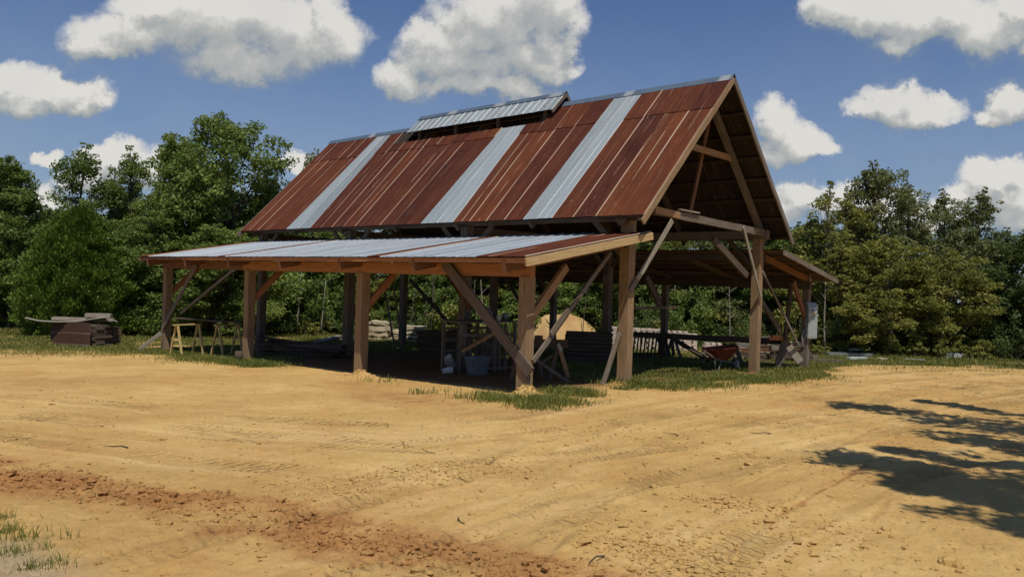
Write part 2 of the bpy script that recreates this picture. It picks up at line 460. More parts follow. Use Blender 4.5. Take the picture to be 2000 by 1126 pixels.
def leafmat(name, dark, mid, light, trans=.36):
    m, n, b = material(name)
    v = n.attr('var')
    oi = n.new('ShaderNodeObjectInfo').outputs['Random']
    t = n.math('ADD', n.math('MULTIPLY', v, .8), n.math('MULTIPLY', oi, .25))
    c = n.ramp(t, [(.12, dark), (.5, mid), (.95, light)])
    n.l.new(c, b.inputs['Base Color']); b.inputs['Roughness'].default_value = .5
    b.inputs['Specular IOR Level'].default_value = .28
    tr = n.new('ShaderNodeBsdfTranslucent'); n.l.new(n.mix(.5, c, (.12, .17, .02), 'MIX'), tr.inputs[0])
    mx = n.new('ShaderNodeMixShader'); mx.inputs[0].default_value = trans
    n.l.new(b.outputs[0], mx.inputs[1]); n.l.new(tr.outputs[0], mx.inputs[2])
    n.l.new(mx.outputs[0], n.n['Material Output'].inputs[0])
    return m
M_LEAF = leafmat('broad_leaves', (0.072, 0.119, 0.026), (0.143, 0.210, 0.045), (0.275, 0.334, 0.083))
M_LEAF_D = leafmat('dark_leaves', (0.048, 0.082, 0.023), (0.082, 0.125, 0.036), (0.155, 0.198, 0.060))
M_LEAF_Y = leafmat('yellow_green_leaves', (0.109, 0.133, 0.029), (0.215, 0.236, 0.051), (0.406, 0.366, 0.102))
M_LEAF_G = leafmat('grey_green_leaves', (0.096, 0.120, 0.041), (0.179, 0.204, 0.078), (0.346, 0.334, 0.158))
M_CEDAR = leafmat('cedar_needles', (0.054, 0.102, 0.014), (0.096, 0.162, 0.021), (0.156, 0.228, 0.034), .15)
M_GRASS = leafmat('grass_blades', (0.085, 0.109, 0.020), (0.163, 0.186, 0.037), (0.327, 0.288, 0.092), .3)
M_BARK = plain('bark', (.05, .04, .03), (.12, .10, .08), .9, 0, 12, .2, .6)
M_BARKP = plain('pale_bark', (.16, .14, .11), (.30, .27, .22), .9, 0, 12, .2, .4)

# ------------------------------------------------------------------ ground
def seg_dist(x, y, pts, along=False):
    best = np.full(x.shape, 1e9); al = np.zeros(x.shape); side = np.zeros(x.shape); acc = 0
    for (ax, ay), (bx, by) in zip(pts[:-1], pts[1:]):
        dx, dy = bx-ax, by-ay; L2 = dx*dx+dy*dy; L = math.sqrt(L2)
        t = np.clip(((x-ax)*dx+(y-ay)*dy)/L2, 0, 1)
        d = np.hypot(x-ax-t*dx, y-ay-t*dy); mk = d < best
        best = np.where(mk, d, best); al = np.where(mk, acc+t*L, al)
        side = np.where(mk, ((x-ax)*dy-(y-ay)*dx)/L, side); acc += L
    return (best, al, side)
def inside(x, y, poly):
    r = np.zeros(x.shape, bool); n = len(poly)
    for i in range(n):
        ax, ay = poly[i]; bx, by = poly[(i+1) % n]
        if ay == by: continue
        c = ((ay > y) != (by > y)) & (x < (bx-ax)*(y-ay)/(by-ay)+ax)
        r ^= c
    return r
def gp(*uv): return [tuple(G(u, v)[:2]) for u, v in uv]
edge = gp((-700, 712), (-300, 700), (0, 688), (130, 687), (250, 689), (300, 694), (350, 702), (430, 707), (480, 716), (535, 718), (550, 709), (590, 697), (650, 690), (760, 688), (860, 690),
          (1000, 700), (1060, 708), (1105, 725), (1135, 742), (1185, 752), (1240, 760), (1330, 756), (1400, 755), (1480, 748), (1560, 744), (1612, 738), (1618, 728), (1625, 716),
          (1700, 713), (1800, 714), (1900, 717), (2000, 722), (2200, 735))
DIRT = edge + [(-9, -60), (-60, -60), (-60, 80), (60, 80)]
RUT = gp((-700, 850), (-250, 880), (60, 925), (330, 972), (520, 1015), (760, 1062), (1000, 1108), (1400, 1200))
RUT2 = gp((560, 955), (760, 930), (900, 915), (1020, 925))
CRACKS = [gp((1515, 1012), (1600, 965), (1640, 940), (1692, 908)), gp((1590, 890), (1640, 868), (1700, 838)), gp((1440, 950), (1530, 915)), gp((1700, 1020), (1740, 975)), gp((1380,1100),(1480,1040))]
TRACKS = [gp((-300, 770), (150, 800), (450, 830), (760, 850), (1040, 832), (1330, 778), (1600, 742), (1900, 728), (2200, 720)),
          gp((-300, 800), (150, 838), (450, 872), (800, 895), (1200, 858), (1500, 800), (1750, 755), (2000, 735), (2300,730)),
          gp((200, 1240), (500, 1110), (900, 985), (1250, 905), (1600, 830), (1900, 775), (2200, 745)),
          gp((700, 1300), (1000, 1130), (1300, 1005), (1600, 915), (1900, 845), (2200, 790)),
          gp((900, 1000), (1120, 880), (1300, 840), (1500, 812), (1800, 770), (2100, 745))]
MOUNDS = [(G(1026, 774), .36, .22, 0), (G(706, 734), .34, .15, 0), (G(485, 703), .28, .06, 0), (G(1218, 752), .42, .11, .2), (G(1471, 731), .36, .06, 1), (G(1195,754),.35,.05,.2)]
ORANGE = [(G(120, 860), 1.0, .45), (G(330, 905), .8, .35), (G(30, 830), 1.0, .35), (G(620, 790), 1.2, .35), (G(1080, 840), 1.0, .3), (G(1420, 800), 1.2, .25), (G(820, 775), 2.2, .75), (G(690, 752), 2.0, .6), (G(900, 800), 1.6, .5), (G(560, 735), 2.2, .45), (G(700, 985), .5, .5), (G(370, 1090), .35, .6), (G(50, 1112), .3, .4),
          (G(1290, 870), .5, .45), (G(180, 775), 2.0, .3), (G(1950, 720), 2.5, .4), (G(1880,806),1.0,.35), (G(1250,905),.7,.3)]

def zones(x, y):
    dirt = inside(x, y, DIRT)
    de, _, _ = seg_dist(x, y, edge)
    sd = np.where(dirt, de, -de)
    sd = sd + .55*fbm(x, y, 1.1, 4, 5) + .18*fbm(x, y, 6, 3, 8)
    grass = 1-sm(sd, -.45, .40)
    # tuft patches standing out in the dirt
    for (u, v, r) in [(1075, 784, .45), (1110, 768, .50), (978, 780, .28), (1040, 796, .25), (1150, 773, .2), (500, 712, .5), (1210,760,.25)]:
        p = G(u, v); d = np.hypot(x-p.x, y-p.y)+.12*fbm(x, y, 5, 2, 11)
        grass = np.maximum(grass, 1-sm(d, r*.6, r))
    for (u, v, r) in [(1310, 740, .75), (1420, 745, .4), (1290,752,.4)]:      # worn bare spot in the grass
        p = G(u, v); d = np.hypot((x-p.x), (y-p.y)*.8)+.25*fbm(x, y, 3, 2, 12)
        grass = np.minimum(grass, .15+.85*sm(d, r*.6, r*1.1))
    grass = grass*np.clip(.88+1.1*fbm(x, y, .9, 4, 13), .2, 1)
    # weedy fringe bottom left
    gl = gp((-200, 1050), (0, 1075), (60, 1090), (110, 1140), (130, 1300))
    d, _, s_ = seg_dist(x, y, gl)
    return grass, sd, d, s_
def ground_h(x, y):
    camd = np.hypot(x-CAM.x, y-CAM.y)
    grass, sd, gd, gs = zones(x, y)
    z = gz(x, y).copy()
    near = 1-sm(camd, 30, 60)
    z += near*(.035*fbm(x, y, .35, 3, 1)+.014*fbm(x, y, 1.9, 3, 2))
    z += (1-sm(camd, 18, 30))*(.012*fbm(x, y, 9, 3, 3)+.012*np.maximum(fbm(x, y, 4.5, 4, 6, .6), 0)+.008*fbm(x, y, 24, 2, 7))
    red = np.zeros(x.shape); tk = np.zeros(x.shape); ta = np.zeros(x.shape); tk2 = np.zeros(x.shape); stk = np.zeros(x.shape); sw = np.zeros(x.shape)
    d, al, sd2 = seg_dist(x, y, RUT)
    wv = .30*fbm(x, y, .8, 3, 21)
    k = (1-sm(d+wv, .20, .82))*np.clip(.95+.5*fbm(x, y, 1.1, 3, 27), .55, 1)
    rough = fbm(x, y, 5, 4, 22, .62)
    z += k*(.045*rough+.030*np.abs(fbm(x, y, 12, 3, 23)) - .02)
    z -= .035*np.exp(-((sd2-.12*np.sin(al*1.7))/.07)**2)*sm(vnoise(al*1.3, al*0, 4), .35, .6)*k
    red = np.maximum(red, k*(.72+.55*fbm(x, y, 2.6, 4, 28)))
    d, al, s2 = seg_dist(x, y, RUT2); k2 = 1-sm(d+.2*fbm(x, y, 1, 2, 24), .15, .6)
    z += k2*.028*fbm(x, y, 8, 4, 25, .6); red = np.maximum(red, .12*k2)
    damp = k2*.5
    for i, c in enumerate(CRACKS):
        d, al, _ = seg_dist(x, y, c)
        k = np.exp(-((d+.02*fbm(x, y, 6, 2, 40+i))/.035)**2)
        z -= .018*k; red = np.maximum(red, k*(.75 if i == 0 else .4))
    for i, t in enumerate(TRACKS):
        d, al, s_ = seg_dist(x, y, t)
        wt = np.exp(-(d/1.5)**2); v_ = vnoise(s_*7+i*31, al*.55, 130)*.5+vnoise(s_*17+i*13, al*.9, 131)*.3+vnoise(s_*2.2, al*.3+i*7, 132)*.5-.65
        stk += wt*v_*1.6; sw += wt
        for o in (-.85, .85):
            dd = np.abs(s_-o)
            k = (1-sm(dd, .16, .27))*(d < 1.4)*sm(vnoise(al*.45+i*9+o, al*0, 30), .30, .55)
            z -= k*.012; mk = k > tk; tk2 = np.maximum(tk2, np.minimum(tk, k)); tk = np.where(mk, k, tk); ta = np.where(mk, al+s_*.45, ta)
            ridge = np.exp(-((dd-.30)/.06)**2)*(d < 1.4)*sm(vnoise(al*.6+i*7, s_*0, 31), .3, .6)
            z += ridge*.014; damp = np.maximum(damp, k*.25)
    for p, r, h, o in MOUNDS:
        d = np.hypot(x-p.x, y-p.y)+.05*fbm(x, y, 7, 3, 50)
        k = np.exp(-(d/r)**2*2.2); z += k*h*(1+.3*fbm(x, y, 14, 3, 51)); red = np.maximum(red, (1-sm(d, r*.6, r*1.0))*o*.9)
    for p, r, a in ORANGE:
        d = np.hypot(x-p.x, y-p.y)+.45*r*fbm(x, y, 1.4/r, 4, 60)
        red = np.maximum(red, (1-sm(d, r*.2, r))*a*(.6+.4*fbm(x, y, 4, 3, 61)))
    grav = (1-sm(gd*np.sign(gs)*-1 + .12*fbm(x, y, 4, 3, 70), -.05, .35))*(camd < 9)
    z += grass*.012*fbm(x, y, 6, 3, 80)*near
    # floor under the shed is coloured darker to deepen its shade
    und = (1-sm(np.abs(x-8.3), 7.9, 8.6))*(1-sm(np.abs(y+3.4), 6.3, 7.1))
    return z, np.clip(red, 0, 1), grass, grav, damp, und, np.clip(tk-2*tk2, 0, 1), ta, stk/(sw+.5)

th_v = math.atan2(FW.y, FW.x)
a1 = np.linspace(-.72, .72, 900); a2 = np.linspace(.72, 2*math.pi-.72, 160)[1:-1]
ang = np.concatenate([a1, a2])+th_v
rad = np.concatenate([[.02], np.geomspace(.5, 3.5, 24)[:-1], np.geomspace(3.5, 60, 620)[:-1], np.geomspace(60, 900, 40)])
A_, R_ = np.meshgrid(ang, rad)
gx_ = CAM.x+R_*np.cos(A_); gy_ = CAM.y+R_*np.sin(A_)
gzz, red_, grass_, grav_, damp_, und_, tk_, ta_, stk_ = ground_h(gx_, gy_)
nA = len(ang); nR = len(rad)
idx = np.arange(nR*nA).reshape(nR, nA)
nx_ = np.roll(idx, -1, axis=1)
Fq = np.stack([idx[:-1], idx[1:], nx_[1:], nx_[:-1]], -1).reshape(-1, 4)
m, n, b = material('yellow_clay_soil')
pos = n.new('ShaderNodeNewGeometry').outputs['Position']
big = n.noise(pos, .35, 6, .6); mid = n.noise(pos, 2.2, 8, .65); fin = n.noise(pos, 14, 8, .7); grit = n.noise(pos, 70, 4, .7)
c = n.ramp(n.math('ADD', n.math('MULTIPLY', big, .6), n.math('MULTIPLY', mid, .4)), [(.34, (.39, .240, .084)), (.50, (.51, .335, .125)), (.66, (.63, .44, .185))])
c = n.mix(n.math('MULTIPLY', n.sstep(fin, .50, .72), .42), c, (.29, .165, .055))
c = n.mix(n.math('MULTIPLY', n.sstep(n.noise(pos, 5.5, 7, .7, .8), .55, .70), .35), c, (.60, .43, .19))
stk = n.math('ADD', n.attr('streak'), n.math('MULTIPLY', n.math('SUBTRACT', mid, .5), .5))
c = n.mix(n.math('MULTIPLY', n.sstep(stk, .05, .45), .42), c, (.27, .155, .052))
c = n.mix(n.math('MULTIPLY', n.sstep(n.math('MULTIPLY', stk, -1.0), 0.02, .40), .42), c, (.68, .48, .24))
brn = n.noise(pos, .55, 5, .6, .5)
c = n.mix(n.math('MULTIPLY', n.sstep(brn, .44, .68), .50), c, (.43, .235, .080))
redf = n.math('ADD', n.attr('red'), n.math('MULTIPLY', n.math('SUBTRACT', mid, .5), .5))
c = n.mix(n.math('MULTIPLY', n.sstep(redf, .10, .85), .88), c, n.ramp(fin, [(.35, (.22, .092, .032)), (.65, (.40, .200, .074))]))
dk = n.noise(pos, 38, 5, .7)
c = n.mix(n.math('MULTIPLY', n.sstep(dk, .58, .70), .6), c, (.14, .078, .035))
c = n.mix(n.math('MULTIPLY', n.attr('damp'), .5), c, (.25, .145, .06))
c = n.mix(n.math('MULTIPLY', n.attr('gravel'), .5), c, n.ramp(grit, [(.4, (.17, .16, .13)), (.6, (.40, .38, .32))]))
c = n.mix(n.math('MULTIPLY', n.attr('under'), .85), c, n.ramp(fin, [(.35, (.11, .060, .030)), (.65, (.20, .115, .058))]))  # shade under the shed put into the soil colour
gf = n.sstep(n.math('ADD', n.attr('grass'), n.math('MULTIPLY', n.math('SUBTRACT', fin, .5), .7)), .30, .75)
c = n.mix(n.math('MULTIPLY', gf, .9), c, n.ramp(mid, [(.35, (.050, .055, .018)), (.65, (.105, .10, .035))]))
n.l.new(c, b.inputs['Base Color']); b.inputs['Roughness'].default_value = .95; b.inputs['Specular IOR Level'].default_value = .1
bp = n.new('ShaderNodeBump'); bp.inputs['Strength'].default_value = .85; bp.inputs['Distance'].default_value = .028
hh = n.math('ADD', n.math('MULTIPLY', fin, .8), n.math('ADD', n.math('MULTIPLY', grit, .25), n.math('MULTIPLY', mid, .6)))
tw = n.math('SINE', n.math('ADD', n.math('MULTIPLY', n.attr('treadpos'), 2*math.pi/.14), n.math('MULTIPLY', mid, 6.0)))
tmask = n.math('MULTIPLY', n.attr('tread'), n.sstep(n.noise(pos, 1.2, 3), .38, .58))
hh = n.math('ADD', hh, n.math('MULTIPLY', n.math('MULTIPLY', tw, tmask), 1.1))
n.l.new(hh, bp.inputs['Height']); n.l.new(bp.outputs[0], b.inputs['Normal'])
M_SOIL = m
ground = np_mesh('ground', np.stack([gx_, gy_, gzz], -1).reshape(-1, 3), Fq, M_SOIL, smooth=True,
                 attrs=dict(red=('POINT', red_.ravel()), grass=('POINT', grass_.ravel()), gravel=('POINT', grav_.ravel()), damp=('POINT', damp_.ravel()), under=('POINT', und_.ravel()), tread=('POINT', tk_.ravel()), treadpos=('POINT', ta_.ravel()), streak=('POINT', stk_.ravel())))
ground['kind'] = 'structure'
def H(x, y):
    return float(ground_h(np.array([float(x)]), np.array([float(y)]))[0][0])
def GH(u, v):
    p = G(u, v); p.z = H(p.x, p.y); return p

# loose clods and stones
def clods(name, X, Y, size, mat, seed, flat=.6):
    r = RS(seed); N = len(X)
    ico = np.array([(0,0,1),(.89,0,.45),(.28,.85,.45),(-.72,.53,.45),(-.72,-.53,.45),(.28,-.85,.45),(.72,.53,-.45),(-.28,.85,-.45),(-.89,0,-.45),(-.28,-.85,-.45),(.72,-.53,-.45),(0,0,-1)])
    fc = np.array([(0,1,2),(0,2,3),(0,3,4),(0,4,5),(0,5,1),(1,6,2),(2,7,3),(3,8,4),(4,9,5),(5,10,1),(6,7,2),(7,8,3),(8,9,4),(9,10,5),(10,6,1),(11,7,6),(11,8,7),(11,9,8),(11,10,9),(11,6,10)])
    V = ico[None]*(1+.35*r.randn(N, 12, 1)*.8)*size[:, None, None]*np.stack([1+.4*r.rand(N), .8+.3*r.rand(N), flat+.3*r.rand(N)], -1)[:, None, :]
    t = r.rand(N)*6.28; c_, s_ = np.cos(t)[:, None], np.sin(t)[:, None]
    x = V[..., 0]*c_-V[..., 1]*s_; y = V[..., 0]*s_+V[..., 1]*c_
    Z = ground_h(X, Y)
    V = np.stack([x+X[:, None], y+Y[:, None], V[..., 2]+Z[0][:, None]+size[:, None]*.15], -1).reshape(-1, 3)
    F = (fc[None]+12*np.arange(N)[:, None, None]).reshape(-1, 3)
    return np_mesh(name, V, F, mat, attrs=dict(red=('POINT', np.repeat(np.clip(Z[1]*1.1, 0, 1), 12)), grass=('POINT', np.zeros(N*12)), gravel=('POINT', np.repeat(Z[3], 12)), damp=('POINT', np.repeat(.3*r.rand(N), 12)), under=('POINT', np.repeat(Z[5], 12))))
r = RS(3)
def along(pts, N, spread, r):
    P = np.array(pts); L = np.hypot(*(P[1:]-P[:-1]).T); cum = np.concatenate([[0], np.cumsum(L)])
    t = r.rand(N)*cum[-1]; i = np.clip(np.searchsorted(cum, t)-1, 0, len(L)-1); f = (t-cum[i])/L[i]
    p = P[i]*(1-f)[:, None]+P[i+1]*f[:, None]
    return p[:, 0]+r.randn(N)*spread, p[:, 1]+r.randn(N)*spread
X = []; Y = []; Z = []
for pts, N, sp, s0 in [(RUT, 3400, .24, .013), (RUT2, 1200, .28, .010)] + [(t, 900, .9, .0085) for t in TRACKS]:
    x, y = along(pts, N, sp, r); X.append(x); Y.append(y); Z.append(s0*np.exp(.55*r.randn(N)))
N = 7000; rr_ = 3.5+18*r.rand(N)**1.2; aa = th_v+(r.rand(N)-.5)*1.35
X.append(CAM.x+rr_*np.cos(aa)); Y.append(CAM.y+rr_*np.sin(aa)); Z.append(.0075*np.exp(.5*r.randn(N)))
for p, rd, h, o in MOUNDS:
    X.append(p.x+r.randn(160)*rd*.55); Y.append(p.y+r.randn(160)*rd*.55); Z.append(.014*np.exp(.5*r.randn(160)))
for (u, v, n_, sp, s0) in [(1580, 1040, 350, .5, .008), (1300, 1070, 600, .45, .010), (1500,900,150,.4,.008), (1200, 850, 350, .8, .009), (1430, 985,250,.25,.013), (1290,1085,300,.3,.014)]:
    p = G(u, v); X.append(p.x+r.randn(n_)*sp); Y.append(p.y+r.randn(n_)*sp*.6); Z.append(s0*np.exp(.5*r.randn(n_)))
X, Y, Z = map(np.concatenate, (X, Y, Z))
tag(clods('soil_clods', X, Y, np.clip(Z, .003, .045), M_SOIL, 5), 'loose clods and crumbs of clay scattered over the dirt yard', 'soil clods', kind='stuff')
p = G(1858, 1102)
tag(clods('dirt_lump', p.x+np.array([0, .05, -.05, .02, -.03, .06]), p.y+np.array([0, .03, .02, -.05, -.04, -.03]), np.array([.06, .04, .045, .04, .035, .03]), M_SOIL, 6, .8),
    'large brown lump of dirt by the lower right corner', 'dirt lump')

# ------------------------------------------------------------------ the shed
SP, WD = 5.489, 6.905
YA, YB, YC, YD = 3.578, 0.0, -6.905, -10.662
XS = [0, SP, 2*SP, 3*SP]
shed = empty('timber_shed', (8.2, -3.45, gzf(8.2, -3.45)), 'open timber shed with steep rusty striped roof, small roof vent and two lean-tos', 'shed')
def part(mb, name, mat, label=None, parent=None):
    o = mb.build(name, mat, parent or shed)
    if label: o['label'] = label
    return o
PW = .245
def post(x, y, top, mat, w=PW):
    z0 = gzf(x, y)-.25
    a = MB().board((x+random.uniform(-.015, .015), y, z0), (x, y, top), w, w*random.uniform(.95, 1.04), (1, 0, 0), jit=.005)
    return part(a, 'post', mat)
for x in XS:
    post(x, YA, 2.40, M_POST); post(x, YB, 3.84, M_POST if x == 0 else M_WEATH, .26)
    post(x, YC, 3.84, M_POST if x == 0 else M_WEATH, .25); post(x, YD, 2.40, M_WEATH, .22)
# main longitudinal beams
def beam(p0, p1, w, t, mat, name='beam', side=(0, 0, 1), jit=.004, label=None, seg=None):
    return part(MB().board(p0, p1, w, t, side, jit=jit, seg=seg), name, mat, label)
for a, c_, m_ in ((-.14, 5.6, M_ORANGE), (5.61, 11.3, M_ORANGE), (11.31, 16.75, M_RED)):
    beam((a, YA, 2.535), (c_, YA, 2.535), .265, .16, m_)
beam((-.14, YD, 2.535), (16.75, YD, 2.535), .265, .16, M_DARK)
beam((-.3, YB, 3.97), (17.0, YB, 3.97), .26, .2, M_WEATH); beam((-.3, YC, 3.97), (17.0, YC, 3.97), .26, .2, M_WEATH)
beam((-.15, .20, 3.30), (16.7, .20, 3.30), .22, .07, M_WEATH, 'ledger'); beam((-.15, YC-.20, 3.30), (16.7, YC-.20, 3.30), .22, .07, M_DARK, 'ledger')
# trusses: ties, rafters, collars
RX = [i*SP/2 for i in range(7)]
def roofz(y): return 7.904-abs(y-YC/2)
for i, x in enumerate(RX):
    for sgn in (1, -1):
        y0 = YC/2+sgn*(3.99-.12); top = (x, YC/2+sgn*.02, roofz(YC/2+sgn*.02)-.26); bot = (x, y0, roofz(y0)-.26)
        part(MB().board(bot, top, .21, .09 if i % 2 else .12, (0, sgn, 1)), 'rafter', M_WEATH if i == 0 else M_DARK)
for x in XS[1:]:
    beam((x, .1, 3.74), (x, YC-.1, 3.74), .2, .14, M_DARK, 'tie_beam')
    beam((x+.1, YC/2+1.55, 6.05), (x+.1, YC/2-1.55, 6.05), .16, .06, M_DARK, 'collar_beam')
# near gable tie (a scabbed pair of boards on the post faces)
pa = PX(1276, 411, x=-.19); pb = PX(1493, 455, x=-.19)
beam(pa, pb, .19, .11, M_WEATH, 'tie_beam', label='weathered grey tie beam across the near gable', jit=.006)
pc = PX(1280, 408, x=-.27); pd = PX(1328, 421, x=-.27)
beam(pc, pd, .16, .04, M_NEW, 'splice_board')
pc = PX(1326, 409, x=-.25); pd = PX(1364, 416, x=-.25); beam(pc, pd, .03, .10, M_GREY, 'splice_board')
pa = PX(1345, 284, x=.0); pb = PX(1433, 311, x=.0)
pa = pa+(pa-pb)*.08
beam(pa, pb, .17, .05, M_NEW, 'collar_beam', label='sunlit collar beam in the near gable', jit=.003)
part(MB().board(PX(1386, 232, x=.22), PX(1346, 424, x=.22), .12, .05, (0, 1, .3)), 'brace', M_RED)
part(MB().board(PX(1290, 380, x=3.0), PX(1330, 440, x=3.0), .14, .05, (0, 1, .3)), 'brace', M_DARK)
# purlins under the sheets
for sgn in (1, -1):
    for k in range(8):
        y = YC/2+sgn*(.25+k*.525); z = roofz(y)-.07
        part(MB().board((-.79, y, z), (17.20, y, z), .11, .05, (0, sgn, -1), jit=.003, seg=12), 'purlin', M_SHADE_PURLIN)

# metal sheets
WARP = [None]
def sheet_run(xs, y_at, z_at, s0, s1, flip=False, course=0.0, nseg=6, lift=0.0, name='roof_covering', mat=None, parent=None, ids=None, rag=.012, s0l=None, ribs=1.0):
    """ribbed sheets side by side between the x values in xs, from slope distance s0 down to s1"""
    V = []; UV = []; F = []; CR = []
    prof = [(0.0, 0), (.018, .016), (.036, .018), (.058, 0), (.25, .0), (.475, 0), (.495, .014), (.515, .014), (.535, 0), (.75, .0), (.965, 0), (.982, .011), (1.0, .012)]
    for pi in range(len(xs)-1):
        xa, xb = xs[pi], xs[pi+1]; a = s0 if s0l is None else s0l[pi]; e = s1+random.uniform(-rag, rag); off = random.uniform(0, .003)
        b0 = len(V); npf = len(prof); up0 = random.uniform(-.006, .004)
        for j in range(nseg+1):
            s = a+(e-a)*j/nseg
            for (t, h) in prof:
                y = y_at(s); z = z_at(s)+h*ribs+lift+off+random.gauss(0, .0018)
                xx = xa+(xb-xa)*t+(.002 if t == 1 else 0)
                if WARP[0]: xx += (float(np.interp(xx, *WARP[0]))-xx)*max(0, 1-s/SL)
                V.append((xx, y, z)); UV.append((pi+t*.999+(ids or 0), s))
        for j in range(nseg):
            for i in range(npf-1):
                q_ = [b0+j*npf+i, b0+(j+1)*npf+i, b0+(j+1)*npf+i+1, b0+j*npf+i+1]
                F.append(q_[::-1] if flip else q_)
    me = bpy.data.meshes.new(name); par = parent or shed
    Mi = world_of(par).inverted()
    me.from_pydata([tuple(Mi @ Vector(p)) for p in V], [], F)
    uvl = me.uv_layers.new(name='UVMap'); uvl.data.foreach_set('uv', [c for f in F for i in f for c in UV[i]])
    a = me.attributes.new('course', 'FLOAT', 'POINT'); a.data.foreach_set('value', [course]*len(V))
    me.materials.append(mat); o = bpy.data.objects.new(name, me); COL.objects.link(o); o.parent = par
    return o
def split(a, c, w):
    n_ = max(1, round((c-a)/w)); return [a+(c-a)*i/n_ for i in range(n_+1)]
YM = YC/2; s2 = math.sqrt(.5)
def sx(u, v=430): return PX(u, v, y=.537).x
strips = [(sx(1078, 425), sx(1022, 427)), (sx(885, 433), sx(822, 435)), (sx(606, 444), sx(560, 446))]
X0, X1 = -.796, 17.217
SL = 3.99/s2   # slope length
LAP = SL*.255
fy = lambda s: YM+s*s2
fz = lambda s: 7.904-s*s2
by = lambda s: YM-s*s2
cur = X0; spans = []
for a, c_ in strips: spans.append((cur, a, 0)); spans.append((a, c_, 1)); cur = c_
spans.append((cur, X1, 0)); ids = 0
CUP0, CUP1 = 4.84, 11.65
bot_ = [X0]; top_ = [X0]
for (a, c_), kk in zip(strips, (.0, .30, .42)): bot_ += [a, c_]; top_ += [a+kk*(c_-a), c_]
WARP[0] = (bot_+[X1], top_+[X1])
for a, c_, gal in spans:
    xs = split(a, c_, .61)
    if gal:
        sheet_run(xs, fy, fz, .96 if CUP0 < xs[0] < CUP1 else 0, SL+.01, mat=M_GALV, name='galvanized_strip', ids=ids, lift=.012, rag=.008, ribs=.35)
        shed.children[-1]['label'] = 'pale galvanized strip running down the front roof slope'
    else:
        sheet_run(xs, fy, fz, LAP-.12, SL, mat=M_RUST, name='roof_covering', ids=ids)
        sheet_run(xs, fy, fz, .0, LAP+.03, mat=M_RUST, name='roof_covering', ids=ids, course=1.0, lift=.022, nseg=3, rag=.05, s0l=[.96 if CUP0 < (p_+q_)/2 < CUP1 else 0 for p_, q_ in zip(xs[:-1], xs[1:])])
    ids += len(xs)
WARP[0] = None
xs = split(X0, X1, .61)
sheet_run(xs, by, fz, 0, SL, mat=M_RUST_DARK, flip=True, ids=90)  # back slope in darker rust, to deepen the shade inside the gable
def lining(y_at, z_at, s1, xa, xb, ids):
    sheet_run(split(xa, xb, .61), y_at, lambda s: z_at(s)-.016, .0, s1-.015, mat=M_UNDER, name='roof_underside', ids=ids, rag=0)  # dark sheet added below the covering to keep the interior in shade
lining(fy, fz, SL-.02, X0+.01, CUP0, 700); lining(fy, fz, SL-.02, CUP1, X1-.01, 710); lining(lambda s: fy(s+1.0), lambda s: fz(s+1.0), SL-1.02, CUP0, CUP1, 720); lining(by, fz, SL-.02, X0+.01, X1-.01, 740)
# ridge cap
mb = MB()
cuts = [X0-.02]+[X0+k*3.0 for k in range(1, 6)]+[X1+.02]
M_RIDGE = galv('ridge_cap_steel', (.10, .14, .19), .02)
for i in range(len(cuts)-1):
    lift = .028+.006*(i % 2); a, e = cuts[i], cuts[i+1]+.08
    pr = [(-.17, -.165), (-.165, -.155), (-.02, 0), (0, .012), (.02, 0), (.165, -.155), (.17, -.165)]
    rs = [[(x, YM+dy, 7.904+lift+dz) for dy, dz in pr] for x in np.linspace(a, e, 5)]
    mb.rings(rs, close=False, smooth=False)
part(mb, 'ridge_cap', M_RIDGE, 'bluish steel cap along the ridge')
# barge boards
for x, mt in ((-.80, M_POST), (17.21, M_WEATH)):
    for sgn in (1, -1):
        ye = YM+sgn*4.08; z = roofz(ye)-.085
        part(MB().board((x, YM+sgn*.01, 7.904-.10), (x, ye, z), .15, .045, (0, sgn, 1), jit=.003), 'barge_board', mt if sgn > 0 else M_WEATH)
# roof vent (cupola)
vent = empty('roof_vent', (0, 0, 0), None, None); vent.parent = shed; vent.location = (0, 0, 0)
vent.matrix_parent_inverse = Matrix.Identity(4); vent.location = (8.2-8.2, 0, 7.9-gzf(8.2, -3.45))
cz = 8.24; cy = .62
vy = lambda s: YM+s*s2; vz = lambda s: cz-s*s2; vy2 = lambda s: YM-s*s2
del_kids = []
xs = split(CUP0, CUP1, .62)
sheet_run(xs, vy, vz, 0, cy/s2+.02, mat=M_GALV, name='vent_covering', parent=vent, ids=300, nseg=2, rag=.01)
sheet_run(xs, vy2, vz, 0, cy/s2+.02, mat=M_GALV, name='vent_covering', parent=vent, flip=True, ids=330, nseg=2, rag=.01)
for yf_ in (vy, vy2):
    sheet_run(xs, yf_, lambda s: vz(s)-.015, 0.02, cy/s2, mat=M_UNDER, name='vent_underside', parent=vent, ids=350, nseg=2, rag=0)  # dark inner sheets put shade into the vent gap
mb = MB()
for i, (a, e) in enumerate(((CUP0-.02, 7.3), (7.25, 9.6), (9.55, CUP1+.03))):
    lift = .026+.006*i
    pr = [(-.15, -.145), (-.02, 0), (0, .012), (.02, 0), (.15, -.145)]
    mb.rings([[(x, YM+dy, cz+lift+dz) for dy, dz in pr] for x in np.linspace(a, e, 3)], close=False, smooth=False)
part(mb, 'ridge_cap', M_RIDGE, parent=vent)
for x in (CUP0, CUP1):
    for sgn in (1, -1):
        part(MB().board((x, YM, cz-.06), (x, YM+sgn*(cy+.03), cz-cy-.09), .09, .04, (0, sgn, 1)), 'barge_board', M_WEATH, parent=vent)
for x in (5.3, 7.3, 9.3, 11.2):
    for sgn in (1, -1):
        part(MB().board((x, YM+sgn*.42, 7.30), (x, YM+sgn*.42, cz-.45), .10, .10, (1, 0, 0)), 'stud', M_DARK, parent=vent)
